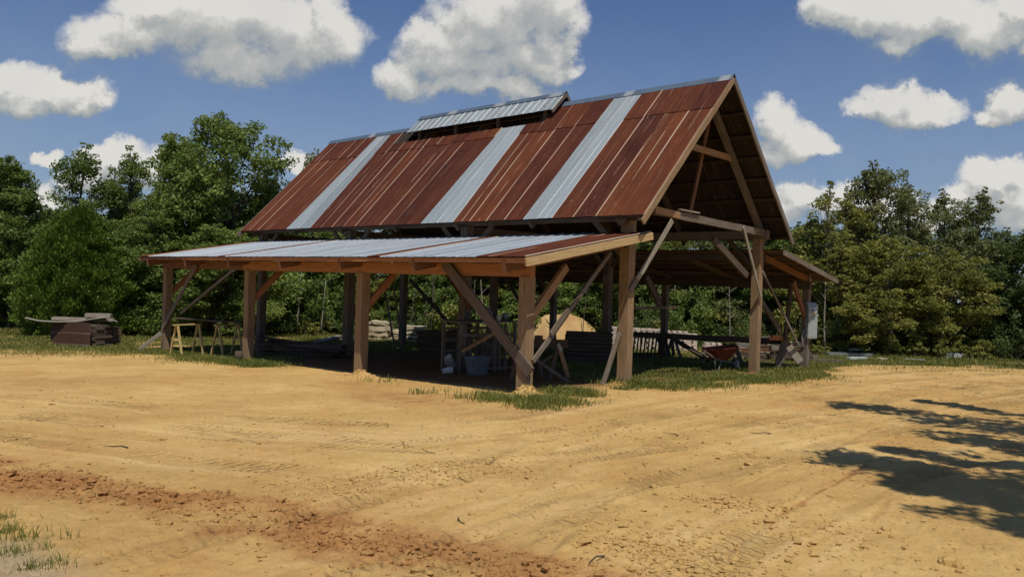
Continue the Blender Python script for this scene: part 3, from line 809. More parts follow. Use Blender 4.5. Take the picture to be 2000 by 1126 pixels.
for sgn in (1, -1):
    part(MB().board((CUP0+.05, YM+sgn*.42, cz-.52), (CUP1-.05, YM+sgn*.42, cz-.52), .10, .06, (0, 0, 1)), 'plate', M_DARK, parent=vent)

# lean-to roofs
LA, LB = (4.353, 2.773), (-.03, 3.565)
dy_ = LA[0]-LB[0]; dz_ = LB[1]-LA[1]; LL = math.hypot(dy_, dz_)
ly = lambda s: LB[0]+(dy_)*s/LL
lz = lambda s: LB[1]-(dz_)*s/LL
def lx(u, v=505): return PX(u, v, y=4.353).x
LX0, LX1 = -.6075, 16.99
cuts = [(LX0, lx(930, 506), 1), (lx(930, 506), lx(742, 506), 0), (lx(742, 506), lx(717, 505), 1), (lx(717, 505), lx(440, 501), 0), (lx(440, 501), lx(425, 501), 1), (lx(425, 501), lx(290, 499), 0), (lx(290, 499), LX1, 1)]
for i, (a, c_, rust) in enumerate(cuts):
    xs = split(a, c_, .61)
    sheet_run(xs, ly, lz, 0, LL, mat=M_RUST if rust else M_GALV2, name='roof_covering', ids=400+20*i, lift=.0 if not rust else .006, rag=.022)
    shed.children[-1]['label'] = ('rusty sheet strip on the front lean-to roof' if rust else 'pale galvanized sheets on the front lean-to roof')
LD, LE = (-11.27, 2.785), (-6.94, 3.531)
ddy = LD[0]-LE[0]; ddz = LE[1]-LD[1]; L2 = math.hypot(ddy, ddz)
sheet_run(split(-.764, 16.99, .61), lambda s: LE[0]+ddy*s/L2, lambda s: LE[1]-ddz*s/L2, 0, L2, mat=M_RUST_DARK, name='roof_covering', flip=True, ids=600)
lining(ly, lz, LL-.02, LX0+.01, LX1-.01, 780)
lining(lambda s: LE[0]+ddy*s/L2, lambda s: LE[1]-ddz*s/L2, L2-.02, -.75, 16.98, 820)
def lroof(y): return LB[1]-dz_*(LB[0]-y)/(-dy_) if False else LB[1]-dz_*(y-LB[0])/dy_
def droof(y): return LE[1]-ddz*(y-LE[0])/ddy
for i in range(7):
    x = RX[i]
    y1 = 4.31; part(MB().board((x, -.05+.2, lroof(.15)-.19), (x, y1, lroof(y1)-.19), .26, .09, (0, 0, 1), jit=.002), 'rafter', M_RED)
    y1 = -11.0; part(MB().board((x, YC-.2, droof(YC-.2)-.145), (x, y1, droof(y1)-.145), .19 if i == 0 else .16, .085, (0, 0, 1), jit=.002), 'rafter', M_RED if i == 0 else M_DARK)
for k in range(6):
    y = .35+k*.76
    part(MB().board((-.60, y, lroof(y)-.035), (16.95, y, lroof(y)-.035), .10, .045, (0, 1, 0), jit=.002, seg=14), 'purlin', M_ORANGE if k > 3 else M_WEATH)
    y = YC-.15-k*.80
    part(MB().board((-.75, y, droof(y)-.035), (16.95, y, droof(y)-.035), .10, .045, (0, 1, 0), jit=.002, seg=14), 'purlin', M_RED)
# eave boards and rakes
for a, c_, mt in ((LX0+.03, 4.9, M_ORANGE), (4.905, 9.7, M_ORANGE), (9.705, 13.9, M_ORANGE), (13.905, 16.97, M_RED)):
    part(MB().board((a, 4.29, lroof(4.29)-.075), (c_, 4.29, lroof(4.29)-.075), .095, .045, (0, 0, 1), jit=.003, seg=6), 'eave_board', mt)
part(MB().board((-.74, -11.22, droof(-11.22)-.07), (16.97, -11.22, droof(-11.22)-.07), .10, .045, (0, 0, 1), seg=12), 'eave_board', M_WEATH)
part(MB().board((-.63, 4.36, lroof(4.36)-.10), (-.63, -.05, lroof(-.05)-.10), .165, .045, (0, 0, 1), jit=.002), 'barge_board', M_FASCIA, 'fresh pale pine board along the near end of the front lean-to')
part(MB().board((17.0, 4.36, lroof(4.36)-.10), (17.0, -.05, lroof(-.05)-.10), .14, .04, (0, 0, 1)), 'barge_board', M_WEATH)
part(MB().board((-.785, -6.95, droof(-6.95)-.09), (-.785, -11.29, droof(-11.29)-.09), .15, .045, (0, 0, 1), jit=.002), 'barge_board', M_WEATH)
part(MB().board((17.0, -6.95, droof(-6.95)-.09), (17.0, -11.29, droof(-11.29)-.09), .14, .04, (0, 0, 1)), 'barge_board', M_DARK)

# knee braces
def brace(p0, p1, w=.14, t=.07, mat=M_WEATH, side=None, label=None):
    d = (Vector(p1)-Vector(p0)).normalized()
    if side is None:
        h = Vector((d.x, d.y, 0)).normalized(); side = d.cross(Vector((-h.y, h.x, 0)))
    return part(MB().board(p0, p1, w, t, side, jit=.003), 'brace', mat, label)
for i, x in enumerate(XS):
    # across the front aisle and the rear aisle
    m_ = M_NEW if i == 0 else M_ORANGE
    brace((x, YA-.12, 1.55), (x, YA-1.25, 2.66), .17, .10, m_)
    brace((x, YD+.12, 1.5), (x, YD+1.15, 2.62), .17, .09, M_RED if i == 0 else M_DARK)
    if i: brace((x, -.13, 2.75), (x, -1.2, 3.72), .15, .08, M_DARK); brace((x, YC+.13, 2.75), (x, YC+1.2, 3.72), .15, .08, M_DARK)
    # along the main plates
    if i < 3:
        brace((x+.13, YB, 3.0), (x+1.0, YB, 3.86), .14, .07, M_WEATH); brace((x+.13, YC, 3.0), (x+1.0, YC, 3.86), .14, .07, M_DARK)
    if i:
        brace((x-.13, YB, 3.0), (x-1.0, YB, 3.86), .14, .07, M_WEATH); brace((x-.13, YC, 3.0), (x-1.0, YC, 3.86), .14, .07, M_DARK)
# long boards nailed across the frame
yf = YA+.15
brace(PX(867, 512, y=yf), PX(1036, 727, y=yf), .235, .05, M_PLANK, label='wide weathered plank nailed from the near corner post up to the lean-to beam')
brace(PX(1032, 732, y=yf-.055), PX(1027, 765, y=yf-.055), .10, .05, M_WEATH)
brace(PX(384, 517, y=yf), PX(318, 640, y=yf), .15, .04, M_WEATH)
brace(PX(1041, 706, x=-.15), PX(1192, 494, x=-.15), .10, .04, M_WEATH)
brace(PX(1076, 652, x=-.20), PX(1110, 603, x=-.20), .11, .04, M_WEATH)
brace(PX(1313, 430, x=-.32), PX(1245, 545, x=-.20), .125, .035, M_GREY, label='pale grey board from the gable tie down to the near main post')
brace(PX(1250, 535, x=-.155), PX(1230, 568, x=-.155), .15, .04, M_WEATH)
brace(PX(1452, 443, x=-.30), PX(1487, 583, x=-.18), .105, .035, M_GREY)
brace(PX(1392, 466, x=.0), PX(1458, 538, x=-.20), .18, .09, M_DARK)
brace(PX(1487, 588, x=.05), PX(1525, 648, x=.05), .17, .06, M_DARK)
brace(PX(1490, 530, x=-.14), PX(1560, 674, x=-.14), .085, .035, M_WEATH)
brace(PX(1545, 560, x=.5), PX(1530, 690, x=.5), .22, .07, M_DARK)
brace(PX(800, 545, y=YC), PX(878, 632, y=YC), .15, .07, M_DARK)
brace(PX(455, 528, y=YB+.1), PX(352, 612, y=YB+.1), .12, .05, M_DARK)
brace(PX(1235, 601, x=1.2), PX(1320, 600, x=1.2), .07, .05, M_DARK)
brace(PX(1262, 540, x=2.0), PX(1288, 595, x=2.0), .17, .08, M_DARK)
brace(PX(884, 540, x=5.3), PX(918, 600, x=5.3), .15, .07, M_RED)
for i in (1, 2, 3):
    brace((XS[i]-.15, YC-.14, 2.9), (XS[i]-1.6, YC-.14, 1.2), .14, .04, M_DARK) if i == 2 else None

# ------------------------------------------------------------------ things in and around the shed
def thing(name, p, label, cat, group=None, rz=0.0): return empty(name, Vector(p), label, cat, group, rz)
def loc_part(t, mb, name, mat, label=None):
    o = mb.build(name, mat, t)
    if label: o['label'] = label
    return o

# sawhorses of new yellow lumber
def sawhorse(p, d, label, mat, L=.95, Hh=.98, group=None, spread=.24, legw=.07):
    """p = ground point under the near end, d = direction of the beam"""
    d = Vector((d[0], d[1], 0)).normalized(); sd = Vector((-d.y, d.x, 0))
    g0 = Vector((p[0], p[1], H(p[0], p[1]))); top = g0.z+Hh
    t = thing('sawhorse', g0, label, 'sawhorse', group)
    c0 = Vector((g0.x, g0.y, top)); c1 = c0+d*L
    loc_part(t, MB().board(c0-d*.10-Vector((0,0,.02)), c1+d*.10-Vector((0,0,.02)), .04, .10, (0, 0, 1)), 'beam', mat)
    for c in (c0+d*.02, c1-d*.02):
        for s_ in (1, -1):
            ft = c+sd*spread*s_; ft.z = H(ft.x, ft.y)-.01
            loc_part(t, MB().board(ft, c+sd*.035*s_-Vector((0, 0, .045)), legw, .035, d, jit=.002), 'leg', mat)
        loc_part(t, MB().board(c+sd*spread*.55-Vector((0,0,Hh*.5)), c-sd*spread*.55-Vector((0,0,Hh*.5)), .06, .02, (0, 0, 1)), 'stretcher', mat)
    return t
g1 = G(343, 694); g2 = G(423, 695)
dirh = Vector((.35, -.94))
sawhorse(g1, dirh, 'yellow sawhorse standing nearer the far corner post, left of its twin', M_YEL)
sawhorse(g2, dirh, 'yellow sawhorse standing close to the second post from the far end, right of its twin', M_YEL)
pt0 = D_(366, 619, 25.9); pt1 = D_(468, 626, 25.2)
mb = thing('plank_table', (pt0+pt1)/2, 'dark loose planks laid across the two yellow sawhorses', 'planks')
for k in range(4):
    o_ = Vector((.10, .10, 0))*k+Vector((random.uniform(-.1,.1), -random.uniform(0,.1), .001*k))
    loc_part(mb, MB().board(pt0+o_-Vector((0,0,.05)), pt1+o_-Vector((0,0,.05)), .13, .035, (.7, .7, 0)), 'board', M_DARK)

# stacks of lumber
def stack(p, d, L, Wd, Hh, label, mats, layer=.05, bw=.16, name='lumber_stack', group=None, sticker=False, spread=.05, cat='lumber stack', maxn=95):
    d = Vector((d[0], d[1], 0)).normalized(); sd = Vector((-d.y, d.x, 0))
    g0 = Vector((p[0], p[1], H(p[0], p[1])))
    t = thing(name, g0, label, cat, group)
    nl = max(1, int(Hh/layer)); nb = max(1, int(Wd/bw)); k = 0
    for l in range(nl):
        z = g0.z+layer*(l+.5)+.01
        n_here = nb if l < nl-1 else max(1, nb-1)
        for j in range(n_here):
            k += 1
            if k > maxn: break
            c = g0+sd*((j-(nb-1)/2)*bw+random.gauss(0, .012)); c.z = z+random.gauss(0, .003)
            a = c-d*(L/2+random.uniform(-1, 1)*spread*2); e = c+d*(L/2+random.uniform(-1, 1)*spread*2)
            loc_part(t, MB().board(a, e, bw*.94, layer*.86, sd, jit=.004, seg=max(2, int(L/1.2))), 'board', random.choice(mats))
    return t
# left pile wrapped with rusty sheets
c2 = G(182, 677); FWh = Vector((FW.x, FW.y, 0)).normalized(); RTh = Vector((RT.x, RT.y, 0)).normalized()
an_ = math.radians(24); e1 = -RTh*math.cos(an_)+FWh*math.sin(an_); e2 = FWh*math.cos(an_)+RTh*math.sin(an_)
Lp, Wp = 2.05, 1.25; c1 = c2+e1*Lp; c3 = c2+e2*Wp; dl = c2-c1
pc = c2+e1*Lp/2+e2*Wp/2
st = stack(pc, dl, Lp, Wp, .80, 'pile of dark boards with rusty metal sheets leaning on its front, by the cedar', [M_DARK, M_PLANK], layer=.10, bw=.35, spread=.03)
def bent_sheet(t, pts, up, w, mat, name='rusty_sheet', amp=.012, n=26):
    a, e = Vector(pts[0]), Vector(pts[1]); up = Vector(up)
    mb = MB(); rs = []
    nrm = (e-a).normalized().cross(up.normalized())
    for j in range(5):
        rs.append([a.lerp(e, i/n)+up*w*j/4+nrm*(amp*math.sin(i*math.pi*.9)+random.gauss(0, .002)+.03*math.sin(i/n*3)*j/4) for i in range(n+1)])
    mb.rings(rs, close=False, smooth=True)
    rs2 = [[p-nrm*.006 for p in r_] for r_ in rs]; mb.rings(rs2, close=False, smooth=True)
    return mb
toc = (CAM-pc); toc.z = 0; toc.normalize()
b0_ = c1-e2*.14; b1_ = c2-e2*.14
for j, (zz, lean) in enumerate(((.0, .0), (.40, .06))):
    a = b0_-toc*(lean)+Vector((-.05*j, 0, zz)); e = b1_-toc*(lean)+Vector((0, 0, zz+.01))
    a.z = gzf(a.x, a.y)+zz; e.z = gzf(e.x, e.y)+zz
    mb = bent_sheet(st, (a, e), Vector((0, 0, 1))-toc*.14, .43, M_RUST_DARK); loc_part(st, mb, 'rusty_sheet', M_RUST_DARK)
zt = gzf(pc.x, pc.y)+.86
def loose(name, mb, mat, label, cat, group=None): return tag(mb.build(name, mat), label, cat, group)
dpt = (c1-CAM).dot(FW)
def dp(p): return (p-CAM).dot(FW)
mb = MB(); pts = [D_(u, v, dp(pc)-.6) for u, v in ((48, 621), (75, 627), (110, 629), (150, 628), (190, 622), (205, 620), (230, 629))]
rs = []
side = (pc-CAM).normalized(); side.z = 0
for p in pts: rs.append([p, p+side*.55, p+side*.55+Vector((0, 0, .012)), p+Vector((0, 0, .012))])
mb.rings(rs, smooth=False, cap0=True, cap1=True)
loose('tin_sheet', mb, M_GREY, 'long bowed pale strip lying on top of the rusty pile by the cedar', 'metal sheet')
for (u0, v0, u1, v1, w_, lb) in ((103, 621, 182, 623, .12, 'grey plank on top of the rusty pile, the long left one'), (168, 615, 218, 616, .15, 'short thick grey plank topmost on the right of the rusty pile'), (150, 625, 222, 624, .13, 'grey plank under the short thick one on the rusty pile')):
    a = D_(u0, v0, dp(pc)-.1); e = D_(u1, v1, dp(pc)+.1)
    loose('plank', MB().board(a, e, w_*.9, w_*2.2, (0, 0, 1)), M_GREY, lb, 'plank')

# dark pile under the front lean-to
a = G(520, 694); e = G(668, 697)
t = stack((a+e)/2, (e-a), (e-a).length*.96, 1.1, .45, 'low dark pile of long thin boards lying under the lean-to behind the second post', [M_DARK, M_DARK, M_WEATH], layer=.045, bw=.20, spread=.2)
for k in range(9):
    o_ = Vector((0, 0, .47+.035*(k//3)+.01*k)); sdd = Vector((random.uniform(-.4, .3), random.uniform(-.3, .5), 0))
    loc_part(t, MB().board(a+o_+sdd+(a-e)*.05*random.random(), e+o_+sdd-Vector((0, 0, .30))+(e-a)*.12*random.random(), .14, .03, (0, 1, 0)), 'board', M_DARK)
# stump by the post
p = G(466, 706); p.z = H(p.x, p.y)
loose('wood_block', MB().tube([p, p+Vector((0, 0, .30))], [.12, .11], 10), M_DARK, 'short dark log block standing in the grass left of the second post', 'log block')
# boards beyond (pale, low)
p = G(640, 668)
stack(p, (1, -1.1), 3.6, .8, .22, 'low layer of pale weathered boards lying beyond the dark pile', [M_WEATH, M_GREY], layer=.07, bw=.3)
# thin stick leaning on post
pp = G(505, 699); loose('stick', MB().board((pp.x, pp.y, H(pp.x, pp.y)), PX(497, 655, y=pp.y+.25), .05, .03, (1, 0, 0)), M_WEATH, 'thin board leaning against the second post from the far end', 'board')
# stake on the ground at the far corner
a = G(271, 685); a.z += .03; e = PX(314, 650, y=YA+.22)
loose('stake_board', MB().board(a, e, .12, .035, (0, .3, 1)), M_GREY, 'pale board propped from the ground against the far corner post', 'board')
# ladder leaning against a rear post
la = G(773, 690); lb_ = D_(748, 548, 29.5); lc = G(790, 692); ld = D_(766, 545, 29.5)
t = thing('ladder', la, 'dark ladder leaning up under the roof at the middle of the shed', 'ladder')
for a, e in ((la, lb_), (lc, ld)): loc_part(t, MB().board(a, e, .07, .035, (1, 0, 0), jit=.002), 'rail', M_WEATH)
for k in range(7):
    f = .1+.13*k; loc_part(t, MB().tube([la.lerp(lb_, f), lc.lerp(ld, f)], .018, 6), 'rung', M_WEATH)

# bleached slab stacks beyond the shed
def slabs(p, d, L, Hh, label, seed, W_=.9):
    random.seed(seed)
    d = Vector((d[0], d[1], 0)).normalized(); sd = Vector((-d.y, d.x, 0)); g0 = Vector((p.x, p.y, H(p.x, p.y)))
    t = thing('slab_stack', g0, label, 'slab stack', 'bleached slab stacks in the sun beyond the shed'); z = 0
    while z < Hh:
        hh_ = random.uniform(.12, .26); f = 1-.25*(z/Hh)*random.random(); off = random.uniform(-.15, .15)
        c = g0+d*off+Vector((0, 0, z+hh_/2)); loc_part(t, MB().board(c-d*L/2*f, c+d*L/2*f, W_, hh_*.9, sd, jit=.02, seg=6), 'slab', M_PALE)
        z += hh_+.02
        if z < Hh-.1:
            for s_ in (-.35, .0, .35): loc_part(t, MB().board(g0+d*L*s_+sd*.4+Vector((0, 0, z+.02)), g0+d*L*s_-sd*.4+Vector((0, 0, z+.02)), .07, .05, d), 'spacer', M_PALE)
            z += .055
    return t
dv = Vector(RT); dv.z = 0
slabs(G(741, 664), dv, 1.15, .85, 'taller bleached slab stack seen just right of the third front post', 1)
slabs(G(776, 663), dv, .95, .42, 'low bleached slab stack behind the ladder', 2)
slabs(G(812, 668), dv, 1.05, .80, 'bleached slab stack between the ladder and the dark lumber', 3)
slabs(G(829, 676), dv, .40, .62, 'narrow bleached slab stack touching the dark lumber', 4, .5)
slabs(G(702, 669), dv, .5, .35, 'small bleached slab stack left of the third front post', 5, .5)
random.seed(11)
# dark stacks
p = G(868, 696)
stack(p, RT, 1.75, 1.0, .98, 'large dark lumber stack behind the workbench, left of the bench legs', [M_DARK], layer=.10, bw=.33)
z_ = gzf(p.x, p.y)
for k in range(5):
    a = D_(845+k*13, 660-k*1.5, dp(p)-.2); e = D_(868+k*13, 648-k*3.5, dp(p)+.8)
    loose('plank', MB().board(a, e, .13, .04, (1, 1, 0)), M_DARK, 'dark plank lying slantwise on top of the large dark lumber stack', 'plank', 'slanting planks on the dark stack')
p = (G(1108, 706)+G(1188, 708))/2
stack(p, RT, 1.50, 1.1, 1.05, 'tall dark stack of timber in the rear aisle in front of the soil heap', [M_DARK], layer=.13, bw=.36, spread=.01)

# soil heap
hp = G(1096, 664); r = RS(5)
n1, n2 = 40, 60; V = []
for i in range(n1):
    for j in range(n2):
        rr = i/(n1-1); th = 2*math.pi*j/n2
        V.append((rr*math.cos(th), rr*math.sin(th)))
V = np.array(V); rr = np.hypot(V[:, 0], V[:, 1])
hx = V[:, 0]*2.6; hy = V[:, 1]*2.2
hz = 1.42*np.clip(1-rr**3.0, 0, 1)*(1+.20*fbm(hx, hy, .8, 3, 90))+.10*fbm(hx, hy, 3.5, 4, 91)*(1-rr)+ .05*fbm(hx,hy,9,3,92)*(1-rr*.5)
hz = np.minimum(hz, 1.72+.08*fbm(hx, hy, 2, 3, 93))-.05
F = []
for i in range(n1-1):
    for j in range(n2): F.append((i*n2+j, (i+1)*n2+j, (i+1)*n2+(j+1) % n2, i*n2+(j+1) % n2))
o = np_mesh('soil_heap', np.stack([hx, hy, hz], -1), F, M_SOIL, smooth=True, loc=(hp.x, hp.y, gzf(hp.x, hp.y)),
    attrs=dict(red=('POINT', .30+.5*fbm(hx, hy, 1.2, 3, 94)), grass=('POINT', hz*0), gravel=('POINT', hz*0+.30), damp=('POINT', hz*0), under=('POINT', hz*0)))
tag(o, 'rounded heap of orange tan soil in the sun behind the shed', 'soil heap')

# workbench with things on it
w0 = G(899, 729); w1 = G(1003, 724); zf_ = H(w0.x, w0.y)
wd = (w1-w0); wd.z = 0; wl = wd.length; wd.normalize(); wb = Vector((wd.y, -wd.x, 0))
if wb.x < 0: wb = -wb
t = thing('workbench', w0, 'rough timber workbench in the shade behind the near corner post, with jugs on its top', 'workbench')
WT = 1.36
for a_ in (0.0, .10, wl*.62, wl*.70, wl*.82, wl):
    for b__ in (0, .75):
        q0 = w0+wd*a_+wb*b__; q0.z = zf_-.02
        if b__ == .75 and a_ in (.10, wl*.70): continue
        loc_part(t, MB().board(q0, (q0.x, q0.y, zf_+WT-.05), .085, .06, wd), 'leg', M_WEATH)
for b__ in (-.02, .16, .34, .52, .70):
    q0 = w0-wd*.12+wb*b__; q1 = w1+wd*.12+wb*b__; q0.z = q1.z = zf_+WT
    loc_part(t, MB().board(q0, q1, .17, .04, wb), 'top_board', M_WEATH)
for zz, b__ in ((.10, 0), (1.02, .0), (.55, .75), (1.15, .75), (.85, .75)):
    q0 = w0+wb*(b__-.04); q1 = w1+wb*(b__-.04); q0.z = q1.z = zf_+zz
    loc_part(t, MB().board(q0, q1, .07, .03, (0, 0, 1)), 'rail', M_WEATH)
loc_part(t, MB().board(D_(902, 687, 20.9), D_(966, 650, 20.9), .09, .035, (0, 0, 1)), 'brace', M_NEW)
def lathe(mb, c, prof, n=18, sx=1.0, sy=1.0, rz=0.0, cap0=True, cap1=True):
    rs = []
    for r_, z in prof:
        rs.append([Vector((c[0]+math.cos(rz)*r_*sx*math.cos(a)-math.sin(rz)*r_*sy*math.sin(a), c[1]+math.sin(rz)*r_*sx*math.cos(a)+math.cos(rz)*r_*sy*math.sin(a), c[2]+z)) for a in [2*math.pi*j/n for j in range(n)]])
    return mb.rings(rs, smooth=True, cap0=cap0, cap1=cap1)
def on_bench(f, b_=.3): q = w0+wd*wl*f+wb*b_; q.z = zf_+WT+.021; return q
t = thing('jug', on_bench(.62), 'tall dull jug with a peaked top on the workbench', 'jug')
loc_part(t, lathe(MB(), on_bench(.62), [(.10, 0), (.115, .03), (.115, .2), (.07, .29), (.03, .33), (.03, .37)]), 'body', M_TUB)
loc_part(t, lathe(MB(), on_bench(.62)+Vector((0, 0, .37)), [(.035, 0), (.035, .03)]), 'cap', M_WHITE)
t = thing('cup', on_bench(.70, .05), 'pale cup in front of the peaked jug on the workbench', 'cup')
loc_part(t, lathe(MB(), on_bench(.70, .05), [(.05, 0), (.07, .16), (.062, .16), (.044, .02)], cap1=True), 'body', M_WHITE)
t = thing('tin_can', on_bench(.90, .2), 'squat grey tin can near the right end of the workbench', 'can')
loc_part(t, lathe(MB(), on_bench(.90, .2), [(.10, 0), (.10, .20), (.09, .21)]), 'body', M_TUB)
t = thing('tin_can', on_bench(.80, .5), 'dark tin can standing at the back of the workbench', 'can')
loc_part(t, lathe(MB(), on_bench(.80, .5), [(.08, 0), (.08, .17), (.075, .18)]), 'body', M_DARK)
for k, (f, zz) in enumerate(((.12, .85), (.3, .65), (.52, .88), (.72, .72), (.95, .9))):
    q = w0+wd*wl*f+wb*.72; q.z = zf_+zz
    pass
# things hung / stored in the bench: short offcuts
for k in range(4):
    q = w0+wd*wl*(.2+.2*k)+wb*.45; q.z = zf_
    loose('offcut', MB().board(q, q+Vector((.05, .12*(k % 2)-.06, .75+.12*(k % 3))), .09, .035, wd), M_WEATH, 'upright board offcut stored under the workbench', 'offcut', 'offcuts under the workbench')
# tub
tp = G(932, 731)
rzz = math.atan2(wd.y, wd.x)
t = thing('wash_tub', (tp.x, tp.y, H(tp.x, tp.y)), 'dull grey oval metal tub standing in the shade under the workbench', 'tub')
loc_part(t, lathe(MB(), (tp.x, tp.y, H(tp.x, tp.y)), [(.30, 0), (.31, .02), (.40, .43), (.42, .45), (.415, .465), (.395, .455), (.30, .04), (.02, .03)], 28, 1.0, .62, rzz), 'body', M_TUB)
for s_ in (1, -1):
    c = Vector((tp.x, tp.y, H(tp.x, tp.y)+.36))+wd*.40*s_
    loc_part(t, MB().tube([c+Vector((-wd.y, wd.x, 0))*.06*math.cos(a)+Vector((0, 0, -.05*math.sin(a)))+wd*.03*s_ for a in [k*math.pi/8 for k in range(9)]], .008, 6), 'handle', M_TUB)
# tilted bucket and small pot
bp_ = G(884, 722); z_ = H(bp_.x, bp_.y)
ax = Vector((.15, .45, .62)).normalized()
t = thing('bucket', (bp_.x, bp_.y, z_), 'white bucket tipped on its side at the left foot of the workbench', 'bucket')
def tilted(c, ax, prof, n=20):
    a = ax.cross(Vector((0, 0, 1))).normalized(); b__ = ax.cross(a)
    return MB().rings([[c+ax*z+(a*math.cos(2*math.pi*j/n)+b__*math.sin(2*math.pi*j/n))*r_ for j in range(n)] for r_, z in prof], smooth=True, cap0=True)
loc_part(t, tilted(Vector((bp_.x, bp_.y, z_+.10)), ax, [(.13, 0), (.165, .32), (.172, .34), (.16, .34), (.125, .02)]), 'body', M_WHITE)
bq = G(872, 730)
t = thing('pot', (bq.x, bq.y, H(bq.x, bq.y)), 'small pale pot lying in front of the tipped white bucket', 'pot')
loc_part(t, tilted(Vector((bq.x, bq.y, H(bq.x, bq.y)+.09)), Vector((-.35, -.75, .1)).normalized(), [(.07, -.1), (.095, .14), (.10, .15), (.09, .15), (.065, -.07)]), 'body', M_WHITE)

# rough trestle right of the near corner post
sA = G(1094, 744); zz = H(sA.x, sA.y)
t = thing('trestle', (sA.x, sA.y, zz), 'rough timber trestle with crossed legs just right of the near corner post', 'trestle')
dd = dp(sA)
def leg(u0, v0, u1, v1, w_, mt, dz0=0, dz1=0): return loc_part(t, MB().board(D_(u0, v0, dd+dz0), D_(u1, v1, dd+dz1), w_, .05, RT), 'leg', mt)
leg(1110, 737, 1092, 675, .10, M_NEW); leg(1074, 740, 1088, 682, .09, M_WEATH, .3, .1); leg(1116, 748, 1048, 703, .075, M_WEATH, -.3, -.25); leg(1052, 712, 1079, 693, .07, M_WEATH, .5, .5)
leg(1060, 742, 1050, 690, .09, M_WEATH, 1.0, 1.0)
b0_ = D_(1036, 669, dd+.35); b1_ = D_(1109, 670, dd+.35)
loose('timber', MB().board(b0_, b1_, .19, .16, (0, 0, 1)), M_DARK, 'thick dark timber lying level on the trestle beside the near corner post', 'timber')
q = D_(1052, 659, dd+.35)
loose('wood_block', MB().box(q, .16, .14, .11), M_DARK, 'small dark block sitting on the thick timber near the corner post', 'wood block')
q0, q1 = D_(1090, 671, dd-.12), D_(1096, 685, dd-.12)
loose('metal_bracket', MB().board(q0, q1, .075, .02, RT), M_METAL, 'bright metal bracket on the head of the trestle', 'bracket')
# leaning board at the near main post
a = G(1178, 753); a.z = H(a.x, a.y)
loose('plank', MB().board(a, PX(1210, 648, y=.19), .11, .045, (1, .2, 0)), M_WEATH, 'narrow plank leaning against the near main post', 'plank')
a = G(998, 742); 
loose('plank', MB().board((a.x, a.y, H(a.x, a.y)), D_(1013, 688, dp(a)+.2), .10, .03, RT), M_RED, 'short reddish plank leaning behind the near corner post', 'plank')
q = G(1012, 752); q.z = H(q.x, q.y)+.10
loose('board_end', MB().board(q-Vector((.03, .1, .08)), q+Vector((.05, -.05, .10)), .16, .03, RT), M_PALE, 'pale broken board end at the foot of the near corner post', 'board end')

# wheelbarrow
wp = G(1405, 722); z_ = H(wp.x, wp.y)
fwd = (G(1440, 720)-G(1375, 722)); fwd.z = 0; fwd.normalize(); sd_ = Vector((-fwd.y, fwd.x, 0))
t = thing('wheelbarrow', (wp.x, wp.y, z_), 'rusty red wheelbarrow standing in the grass left of the right main post', 'wheelbarrow')
def wpt(a, b__, c): return Vector((wp.x, wp.y, z_))+fwd*a+sd_*b__+Vector((0, 0, c))
def trayring(l0, l1, hw0, hw1, z0, z1, inset=0.0):
    pts = []
    for k in range(24):
        th = 2*math.pi*k/24; ca, sa = math.cos(th), math.sin(th)
        e = .55; cx_ = math.copysign(abs(ca)**e, ca); sy_ = math.copysign(abs(sa)**e, sa)
        l = (l0+l1)/2+(l1-l0)/2*cx_; f = (cx_+1)/2
        pts.append(wpt(l, (hw0*(1-f)+hw1*f)*sy_, z0*(1-f)+z1*f))
    return pts
tr = [trayring(-.22, .22, .20, .16, .33, .32), trayring(-.38, .38, .28, .24, .44, .42), trayring(-.60, .64, .37, .34, .66, .74), trayring(-.63, .67, .39, .36, .66, .75),
      trayring(-.62, .66, .38, .35, .675, .765), trayring(-.59, .63, .36, .33, .66, .74), trayring(-.36, .36, .265, .225, .45, .43), trayring(-.2, .2, .18, .14, .345, .335)]
loc_part(t, MB().rings(tr, smooth=True, cap0=True, cap1=True), 'tray', M_WBRED)
for s_ in (1, -1):
    h0 = wpt(.80, .07*s_, .17); h1 = wpt(-.45, .20*s_, .40); h2 = D_(1284+4*s_, 648+2*s_, dp(wp)+.2)
    h2 = wpt(-1.05, .30*s_, .66)
    loc_part(t, MB().board(h0, h1, .04, .045, (0, 0, 1), jit=.001), 'handle', M_WEATH); loc_part(t, MB().board(h1, h2, .04, .045, (0, 0, 1), jit=.001), 'handle', M_WEATH)
    loc_part(t, MB().tube([wpt(-.40, .19*s_, .38), wpt(-.47, .22*s_, .30), wpt(-.45, .23*s_, .02), wpt(-.30, .22*s_, .0), wpt(-.15, .19*s_, .33)], .014, 6), 'leg', M_TUB)
    loc_part(t, MB().board(wpt(.48, .10*s_, .52), wpt(.80, .07*s_, .20), .025, .015, sd_), 'brace', M_TUB)
wh = wpt(.78, 0, .19)
def wheel_ring(R_, rr_): 
    rs = []
    for k in range(24):
        a = 2*math.pi*k/24; c = wh+(fwd*math.cos(a)+Vector((0, 0, 1))*math.sin(a))*R_; rad_ = (c-wh).normalized()
        rs.append([c+(rad_*math.cos(b__)+sd_*math.sin(b__))*rr_ for b__ in [2*math.pi*j/8 for j in range(8)]])
    return rs+[rs[0]]
whl = loc_part(t, MB().rings(wheel_ring(.155, .042)), 'wheel', M_BLACKP)
o = MB().tube([wh-sd_*.03, wh+sd_*.03], .11, 18).build('rim', M_TUB, whl)
